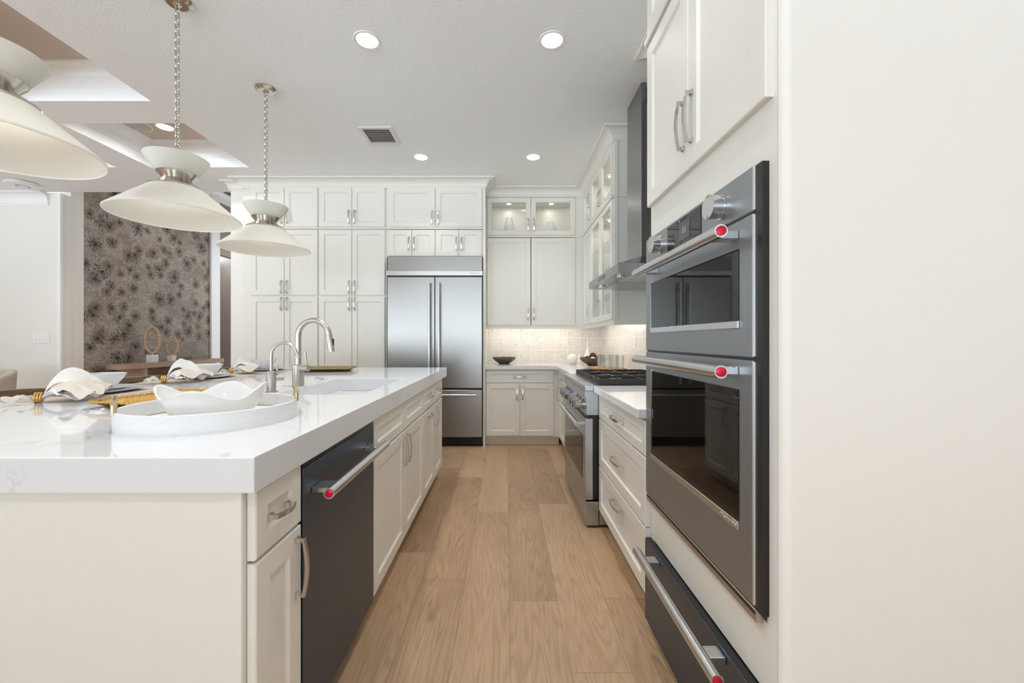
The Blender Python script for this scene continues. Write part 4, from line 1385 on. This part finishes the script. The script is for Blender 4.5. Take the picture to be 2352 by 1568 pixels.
# ------------------------------------------------------------------ stools on the far side of the island
def make_stool(cy):
    r = thing('counter_stool', '', 'stool', (-2.36, cy, 0), 'cane-back stools along the island')
    w = 0.27
    b = MB()
    n = 14
    rr = []
    for i in range(n + 1):
        y = -w + 2 * w * i / n
        bow = 0.045 * (1 - (y / w) ** 2)
        zt = 0.975 - 0.012 * abs(y / w) ** 3
        x = -2.36 - bow + 0.03
        rr.append([(x - 0.014, cy + y, zt - 0.034), (x + 0.014, cy + y, zt - 0.034), (x + 0.016, cy + y, zt - 0.003), (x + 0.010, cy + y, zt), (x - 0.012, cy + y, zt)])
    b.rings(rr, True, True, True)
    b.build('top_rail', 'oak_chair', r)
    b = MB()
    def cane(u, v):
        y = -w + 0.025 + (2 * w - 0.05) * u
        return (-2.36 - 0.045 * (1 - (y / w) ** 2) + 0.03, cy + y, 0.72 + 0.225 * v)
    b.grid(cane, 14, 4); solid(b.build('cane_panel', 'cane', r), 0.006)
    for e in (-1, 1):
        b = MB(); b.box(-2.342, -2.312, cy + e * (w - 0.015) - 0.015, cy + e * (w - 0.015) + 0.015, 0.0, 0.955, 0.005); b.build('rear_leg', 'oak_chair', r)
        b = MB(); b.box(-1.965, -1.93, cy + e * (w - 0.02) - 0.016, cy + e * (w - 0.02) + 0.016, 0.0, 0.60, 0.005); b.build('front_leg', 'oak_chair', r)
    b = MB(); b.box(-2.375, -2.315, cy - w + 0.03, cy + w - 0.03, 0.685, 0.715, 0.006); b.build('lower_rail', 'oak_chair', r)
    b = MB(); b.box(-2.35, -1.93, cy - w + 0.005, cy + w - 0.005, 0.60, 0.665, 0.02, 3); b.build('seat', 'upholstery', r)
    b = MB(); b.box(-1.955, -1.935, cy - w + 0.03, cy + w - 0.03, 0.18, 0.21); b.build('footrest', 'oak_chair', r)
    return r
st0 = make_stool(1.81)
st0['label'] = 'oak counter stool with woven cane back behind the nearest napkin'
for y, lab in ((2.56, 'oak counter stool with woven cane back in front of the console table'), (3.31, 'oak counter stool with woven cane back nearest the pantry column')):
    c = st0.copy(); COL.objects.link(c); c.location = (-2.36, y, 0); c['label'] = lab
    for ch in list(st0.children):
        d = ch.copy(); COL.objects.link(d); d.parent = c

# ------------------------------------------------------------------ pendants
def make_pendant(cx, cy):
    r = thing('pendant_light', '', 'pendant light', (cx, cy, 2.17), 'white hourglass pendants over the island')
    b = MB(); b.lathe((cx, cy, 0), [(0.001, CZ - 0.033), (0.012, CZ - 0.032), (0.020, CZ - 0.026), (0.020, CZ - 0.022), (0.050, CZ - 0.022), (0.056, CZ - 0.016), (0.068, CZ - 0.006), (0.072, CZ - 0.004), (0.072, CZ - 0.0005)], 40)
    b.build('ceiling_canopy', 'nickel', r)
    b = MB()
    z = CZ - 0.028
    i = 0
    while z > 2.11:
        hw, hl = 0.0110, 0.0175
        pts = []
        for j in range(16):
            a = 2 * PI * j / 16
            c, s = math.cos(a), math.sin(a)
            u = hw * c
            w = (hl - hw) * (1 if s > 0 else -1 if s < 0 else 0) + hw * s
            pts.append((cx + (u if i % 2 == 0 else 0), cy + (u if i % 2 else 0), z - hl + w))
        b.loop_tube(pts, 0.0031, 8)
        z -= 2 * hl - 0.0115
        i += 1
    b.tube([(cx + 0.006, cy, CZ - 0.03), (cx + 0.009, cy + 0.003, 2.6), (cx + 0.006, cy, 2.12)], 0.0016, 6)
    b.build('chain', 'nickel', r)
    b = MB(); b.lathe((cx, cy, 0), [(0.295, 1.868), (0.297, 1.870), (0.297, 1.876), (0.124, 2.024), (0.120, 2.024), (0.293, 1.874), (0.293, 1.868), (0.295, 1.868)], 72)
    sh = b.build('lower_shade', 'shade_white', r)
    b = MB(); b.lathe((cx, cy, 0), [(0.088, 2.106), (0.143, 2.190), (0.146, 2.190), (0.146, 2.186), (0.092, 2.104), (0.088, 2.106)], 60)
    b.build('upper_shade', 'shade_white', r)
    b = MB(); b.lathe((cx, cy, 0), [(0.118, 2.018), (0.127, 2.022), (0.126, 2.030), (0.069, 2.068), (0.066, 2.071), (0.069, 2.074), (0.094, 2.104), (0.091, 2.107), (0.001, 2.085)], 60)
    b.build('collar', 'nickel', r)
    b = MB(); b.lathe((cx, cy, 0), [(0.001, 2.01), (0.014, 2.0), (0.018, 1.985), (0.014, 1.968), (0.001, 1.962)], 24)
    b.build('bulb', 'bulb', r)
    b = MB(); b.cyl((cx, cy, 2.005), (cx, cy, 2.07), 0.012, 16); b.build('socket', 'nickel', r)
    return r
p0 = make_pendant(-1.765, 1.385)
p0['label'] = 'largest-looking white hourglass pendant, cut by the picture edge'
for (x, y, lab) in ((-1.780, 2.205, 'white hourglass pendant hanging before the floral wall, middle one'), (-1.759, 2.985, 'smallest-looking white hourglass pendant, hanging before the pantry doors')):
    c = p0.copy(); COL.objects.link(c); c.location = (x, y, 2.17); c['label'] = lab
    for ch in list(p0.children):
        d = ch.copy(); COL.objects.link(d); d.parent = c

# ------------------------------------------------------------------ ceiling fixtures
def downlight(x, y, z, lab, rad=0.082, power=46.0, spread=112):
    r = thing('recessed_light', lab, 'ceiling light', (x, y, z), 'recessed ceiling lights')
    b = MB(); b.lathe((x, y, z), [(rad, 0.0), (rad - 0.003, -0.004), (rad * 0.80, -0.003), (rad * 0.76, 0.001)], 40); b.build('ring', 'white_plastic', r)
    b = MB(); b.lathe((x, y, z - 0.0015), [(0.0005, 0.0), (rad * 0.79, 0.0)], 40); b.build('lens', 'lamp_white', r)
    l = bpy.data.lights.new('downlight_beam', 'SPOT')
    l.energy = power
    l.color = (1.0, 0.985, 0.97)
    l.spot_size = math.radians(spread)
    l.spot_blend = 0.7
    l.shadow_soft_size = 0.06
    lo_ = bpy.data.objects.new('downlight_beam', l)
    COL.objects.link(lo_)
    lo_.parent = r
    lo_.location = (0, 0, -0.012)
downlight(-0.852, 2.50, CZ, 'round recessed light nearest the vent and the camera')
downlight(0.283, 2.50, CZ, 'round recessed light nearest the tall oven cabinet')
downlight(-0.855, 4.10, CZ, 'round recessed light in front of the fridge cabinets', power=15)
downlight(0.276, 4.10, CZ, 'round recessed light in front of the glass-door cabinets', power=27)
downlight(-3.35, 4.0, CZ + 0.251, 'round recessed light in the brown ceiling tray', 0.085, 26, 160)
# added lights of the same kind, out of view, to brighten the room evenly
downlight(-0.852, 0.90, CZ, 'added unseen recessed light overhead toward the island end')
downlight(0.283, 0.90, CZ, 'added unseen recessed light overhead toward the cream wall', power=18)
downlight(-0.852, -0.70, CZ, 'added unseen recessed light behind the viewpoint, aisle side')
downlight(0.70, -0.70, CZ, 'added unseen recessed light behind the viewpoint, hall side')
downlight(-3.26, 2.35, CZ + 0.251, 'added unseen recessed light in the coffer above the nearest stool', 0.085, 40, 160)
downlight(-4.67, 2.65, CZ + 0.251, 'added unseen recessed light in the coffer beyond the stools', 0.085)
downlight(-4.67, 3.90, CZ + 0.251, 'added unseen recessed light in the coffer near the armchair', 0.085)
downlight(-4.6, 6.6, 4.149, 'added unseen recessed light in the foyer ceiling', 0.085)
downlight(-4.6, 8.3, 4.149, 'added unseen recessed light in the foyer ceiling by the entrance', 0.085)
r = thing('ceiling_speaker', 'round grey speaker grille in the brown ceiling tray', 'speaker', (-3.60, 3.96, CZ + 0.25))
b = MB(); b.lathe((-3.60, 3.96, CZ + 0.246), [(0.13, 0.005), (0.128, 0.0), (0.118, -0.002)], 40); b.build('ring', 'white_plastic', r)
b = MB(); b.lathe((-3.60, 3.96, CZ + 0.244), [(0.0005, 0.0), (0.119, 0.0)], 40); b.build('grille', 'grey_grille', r)

r = thing('air_vent', 'square white louvred air vent in the ceiling', 'vent', (-1.135, 3.665, CZ))
vx0, vx1, vy0, vy1 = -1.283, -0.987, 3.512, 3.818
b = MB(); b.ring_slab((vx0, vx1, vy0, vy1), (vx0 + 0.032, vx1 - 0.032, vy0 + 0.032, vy1 - 0.032), CZ - 0.007, CZ - 0.0005); b.build('frame', 'gray_vent', r)
b = MB(); b.box(vx0 + 0.03, vx1 - 0.03, vy0 + 0.03, vy1 - 0.03, CZ - 0.001, CZ - 0.0006); b.build('duct', 'duct_grey', r)
for i in range(8):
    y = vy0 + 0.040 + i * 0.0292
    b = MB(); b.rings([[(x, y, CZ - 0.0085), (x, y + 0.003, CZ - 0.0092), (x, y + 0.014, CZ - 0.0022), (x, y + 0.012, CZ - 0.0014)] for x in (vx0 + 0.032, vx1 - 0.032)], True, True, True)
    b.build('louvre', 'gray_vent', r)

r = thing('wifi_access_point', 'round white access point with a blue ring on the ceiling', 'access point', (-5.66, 4.77, CZ))
b = MB(); b.lathe((-5.66, 4.77, CZ), [(0.10, -0.0005), (0.145, -0.010), (0.150, -0.020), (0.135, -0.034), (0.06, -0.042)], 48); b.build('housing', 'white_plastic', r)
b = MB(); b.lathe((-5.66, 4.77, CZ), [(0.06, -0.042), (0.045, -0.0435)], 48); b.build('light_ring', 'blue_glow', r)
b = MB(); b.lathe((-5.66, 4.77, CZ), [(0.045, -0.0435), (0.001, -0.045)], 48); b.build('cap', 'white_plastic', r)

# ------------------------------------------------------------------ switches and outlets
r = thing('light_switch', 'white four-gang light switch plate on the cream wall', 'switch', (-5.82, 5.095, 1.232))
b = MB(); b.box(-5.93, -5.712, 5.093, 5.0995, 1.172, 1.292, 0.002); b.build('plate', 'white_plastic', r)
for i in range(4):
    x = -5.893 + i * 0.0478
    b = MB(); b.box(x - 0.016, x + 0.016, 5.089, 5.0928, 1.199, 1.266, 0.002); b.build('rocker', 'white_plastic', r)

def outlet(F, u, v, lab, duplex=True):
    r = thing('wall_outlet', lab, 'outlet', F @ Vector((u, v, 0)), 'outlets on the backsplash')
    b = MB(F); b.box(u - 0.036, u + 0.036, v - 0.059, v + 0.059, 0.0002, 0.006, 0.002); b.build('plate', 'white_plastic', r)
    for s_ in (-0.026, 0.026):
        b = MB(F); b.box(u - 0.017, u + 0.017, v + s_ - 0.017, v + s_ + 0.017, 0.006, 0.0085, 0.002); f = b.build('socket', 'white_plastic', r)
        b = MB(F)
        for du in (-0.007, 0.007):
            b.box(u + du - 0.0012, u + du + 0.0012, v + s_ - 0.001, v + s_ + 0.008, 0.0085, 0.0089)
        b.box(u - 0.002, u + 0.002, v + s_ - 0.010, v + s_ - 0.006, 0.0085, 0.0089)
        b.build('slots', 'slot', f)
outlet(F_BACK(5.25), -0.022, 1.182, 'white outlet on the backsplash above the brown dish')
outlet(F_BACK(5.25), 0.755, 1.180, 'white outlet on the backsplash above the round white vase')
outlet(F_RIGHT(1.23), -4.80, 1.185, 'white outlet on the side backsplash nearer the corner')
outlet(F_RIGHT(1.23), -3.87, 1.185, 'white outlet on the side backsplash nearer the range')

# ------------------------------------------------------------------ things on the back counter
KZ = 0.914
def dish(c, R, h, mat, name, label, foot=0.42):
    b = MB(); b.lathe(c, [(0.001, 0.002), (R * foot, 0.0), (R * foot * 1.05, 0.006), (R * 0.80, h * 0.48), (R * 0.97, h * 0.80), (R, h * 0.93), (R * 0.985, h), (R * 0.95, h * 0.93), (R * 0.74, h * 0.50), (R * 0.35, 0.014), (0.001, 0.010)], 56)
    return tag(b.build(name, mat), label, 'bowl', 'brown stoneware bowls')
dish((-0.022, 5.02, KZ), 0.143, 0.080, 'bowl_brown', 'bowl', 'empty low brown bowl on the back counter beside the fridge panel')
dish((1.02, 4.72, KZ), 0.165, 0.090, 'bowl_brown', 'bowl', 'low brown bowl filled with decorative balls in the counter corner')
for i, (dx, dy, dz, rr, mt, lab) in enumerate((
        (-0.085, -0.04, 0.072, 0.038, 'seed_brown', 'dark brown woven ball at the rim of the filled bowl, nearest the white vase'),
        (-0.015, -0.015, 0.108, 0.040, 'seed_brown', 'dark brown woven ball on top of the pile in the filled bowl'),
        (-0.030, -0.075, 0.066, 0.036, 'cream_ball', 'cream ball at the front of the filled bowl'),
        (0.065, -0.01, 0.080, 0.040, 'seed_brown', 'dark brown woven ball at the far side behind the glasses'),
        (0.02, 0.07, 0.075, 0.038, 'cream_ball', 'cream ball at the back of the filled bowl'))):
    b = MB(); b.sphere((1.02 + dx, 4.72 + dy, KZ + dz), rr, 24, 14)
    for v_ in b.bm.verts:
        nv = mnoise.noise(v_.co * 60.0)
        v_.co += (v_.co - Vector((1.02 + dx, 4.72 + dy, KZ + dz))).normalized() * nv * 0.004
    tag(b.build('decorative_ball', mt), lab, 'ball', 'decorative balls in the brown bowl')
b = MB(); b.lathe((0.805, 4.93, KZ), [(0.001, 0.0), (0.030, 0.0), (0.040, 0.006), (0.058, 0.032), (0.064, 0.060), (0.058, 0.090), (0.040, 0.112), (0.020, 0.122), (0.007, 0.127), (0.006, 0.165), (0.004, 0.165), (0.004, 0.12)], 40)
tag(b.build('vase', 'white_matte'), 'round white globe vase with a pin-thin neck on the back counter', 'vase', 'white bud vases on the counter')
for (x, y, h, r0, lab) in ((1.02, 5.08, 0.33, 0.050, 'tall white bottle vase with the longest thin neck behind the filled bowl'),
                           (0.925, 5.12, 0.22, 0.038, 'shorter white bottle vase just left of the long-necked one')):
    b = MB(); b.lathe((x, y, KZ), [(0.001, 0), (r0 * 0.6, 0), (r0 * 0.92, h * 0.08), (r0, h * 0.18), (r0 * 0.80, h * 0.32), (r0 * 0.42, h * 0.48), (r0 * 0.18, h * 0.62), (0.0065, h * 0.75), (0.0055, h * 0.985), (0.007, h), (0.004, h), (0.004, h * 0.6)], 32)
    tag(b.build('vase', 'white_matte'), lab, 'vase', 'white bud vases on the counter')

r = thing('serving_board', 'long rounded oak serving board under the drinking glasses', 'board', (1.0, 3.95, KZ))
def board_ring(z, grow=0.0):
    pts = []
    c = Vector((0.985, 3.99)); d = Vector((0.62, -0.78)).normalized(); n = Vector((-d.y, d.x))
    hl, hw = 0.13 , 0.09 + grow
    for i in range(40):
        a = 2 * PI * i / 40
        e = hl if math.cos(a) > 0 else -hl
        p = c + d * (e + hw * math.cos(a)) + n * (hw * math.sin(a))
        pts.append((p.x, p.y, z))
    return pts
b = MB(); b.rings([board_ring(KZ + 0.001, -0.012), board_ring(KZ + 0.010, 0.0), board_ring(KZ + 0.020, 0.0), board_ring(KZ + 0.023, -0.003), board_ring(KZ + 0.023, -0.012), board_ring(KZ + 0.018, -0.016)], True, True, True); b.smooth = True
b.build('board', 'oak_board', r)
gl = (('first glass in the row on the board, nearest the white globe vase', 0.942, 4.05), ('second glass in the row on the board', 0.985, 3.97),
      ('third glass in the row on the board', 1.030, 3.89), ('last glass in the row on the board, nearest the grates', 1.075, 3.815),
      ('glass standing behind the third one on the board', 1.065, 3.965))
gproto = None
for i, (lab, x, y) in enumerate(gl):
    if gproto is None:
        b = MB(); b.lathe((x, y, KZ + 0.0185), [(0.001, 0), (0.026, 0), (0.029, 0.003), (0.0315, 0.130), (0.0308, 0.1315), (0.0298, 0.130), (0.0272, 0.014), (0.001, 0.012)], 40, True, True)
        me_loc = (x, y, KZ + 0.0185)
        e_ = thing('drinking_glass', lab, 'glass', me_loc, 'drinking glasses on the board')
        g = b.build('tumbler', 'glass', e_)
        gproto = e_
    else:
        c = gproto.copy(); COL.objects.link(c); c.location = (x, y, KZ + 0.0185); c['label'] = lab
        for ch in list(gproto.children):
            d = ch.copy(); COL.objects.link(d); d.parent = c

# ------------------------------------------------------------------ foyer console, sculptures, armchair
r = thing('console_table', 'oak console table with rounded ends before the floral wall', 'table', (-5.35, 6.4, 0))
def stadium(x0, x1, y0, y1, z, n=12):
    rad = (x1 - x0) / 2
    cx = (x0 + x1) / 2
    pts = []
    for i in range(n + 1):
        a = -PI + PI * i / n
        pts.append((cx + rad * math.cos(a), y0 + rad + rad * math.sin(a), z))
    for i in range(n + 1):
        a = PI * i / n
        pts.append((cx + rad * math.cos(a), y1 - rad + rad * math.sin(a), z))
    return pts
b = MB(); b.rings([stadium(-5.58, -5.18, 5.55, 7.62, z) for z in (0.80, 0.865)], True, True, True); b.build('table_top', 'oak_console', r)
for (y0, y1) in ((5.68, 6.05), (7.0, 7.45)):
    b = MB(); b.rings([stadium(-5.54, -5.24, y0, y1, z) for z in (0.0, 0.80)], True, True, True); b.smooth = True; b.build('pedestal', 'oak_console', r)
for (y, rz, rx_, zc, blk, lab) in ((6.17, 0.192, 0.085, 1.205, 0.052, 'larger shell ring sculpture on a clear block on the console'),
                                 (6.53, 0.142, 0.068, 1.108, 0.042, 'smaller shell ring sculpture on a clear block on the console')):
    x = -5.36
    r = thing('ring_sculpture', lab, 'sculpture', (x, y, 0.865), 'shell ring sculptures')
    pts, rad = [], []
    dv = Vector((0.74, 0.67))
    for i in range(72):
        a = 2 * PI * i / 72
        jig = 1 + 0.05 * mnoise.noise(Vector((math.cos(a) * 4, math.sin(a) * 4, y)))
        u = rx_ * math.cos(a) * jig
        pts.append((x + dv.x * u, y + dv.y * u, zc + rz * math.sin(a) * jig))
        rad.append(0.017 + 0.007 * abs(mnoise.noise(Vector((math.cos(a) * 9, math.sin(a) * 9, 3.1)))) + 0.004 * math.sin(i * 1.9))
    b = MB(); b.loop_tube(pts, rad, 10); b.build('ring', 'shell', r)
    b = MB(); b.box(x - blk, x + blk, y - blk, y + blk, 0.866, 0.866 + 2.3 * blk, 0.004); b.build('block', 'acrylic', r)
    b = MB(); b.cyl((x, y, 0.866 + 2.3 * blk), (x, y, zc - rz), 0.008, 10); b.build('stem', 'nickel', r)

r = thing('armchair', 'beige upholstered barrel-back chair before the cream wall', 'chair', (-5.56, 4.2, 0))
def shell_back(u, v):
    a = -2.2 + 4.4 * u
    rad = 0.27 + 0.03 * v
    top = 0.89 - 0.16 * (abs(u - 0.5) * 2) ** 3
    return (-5.56 + rad * math.sin(a), 4.22 + rad * math.cos(a) * 0.95, 0.40 + (top - 0.40) * v)
b = MB(); b.grid(shell_back, 40, 10)
o = b.build('backrest', 'upholstery', r, 80); solid(o, 0.06); subdiv(o)
b = MB(); b.lathe((-5.56, 4.20, 0.36), [(0.001, 0.0), (0.22, 0.0), (0.24, 0.02), (0.245, 0.08), (0.22, 0.115), (0.001, 0.12)], 36); b.build('seat', 'upholstery', r)
for dx in (-0.17, 0.17):
    for dy in (-0.16, 0.16):
        b = MB(); b.tube([(-5.56 + dx * 1.15, 4.2 + dy * 1.15, 0.0), (-5.56 + dx, 4.2 + dy, 0.37)], [0.012, 0.018], 12); b.build('leg', 'oak_chair', r)
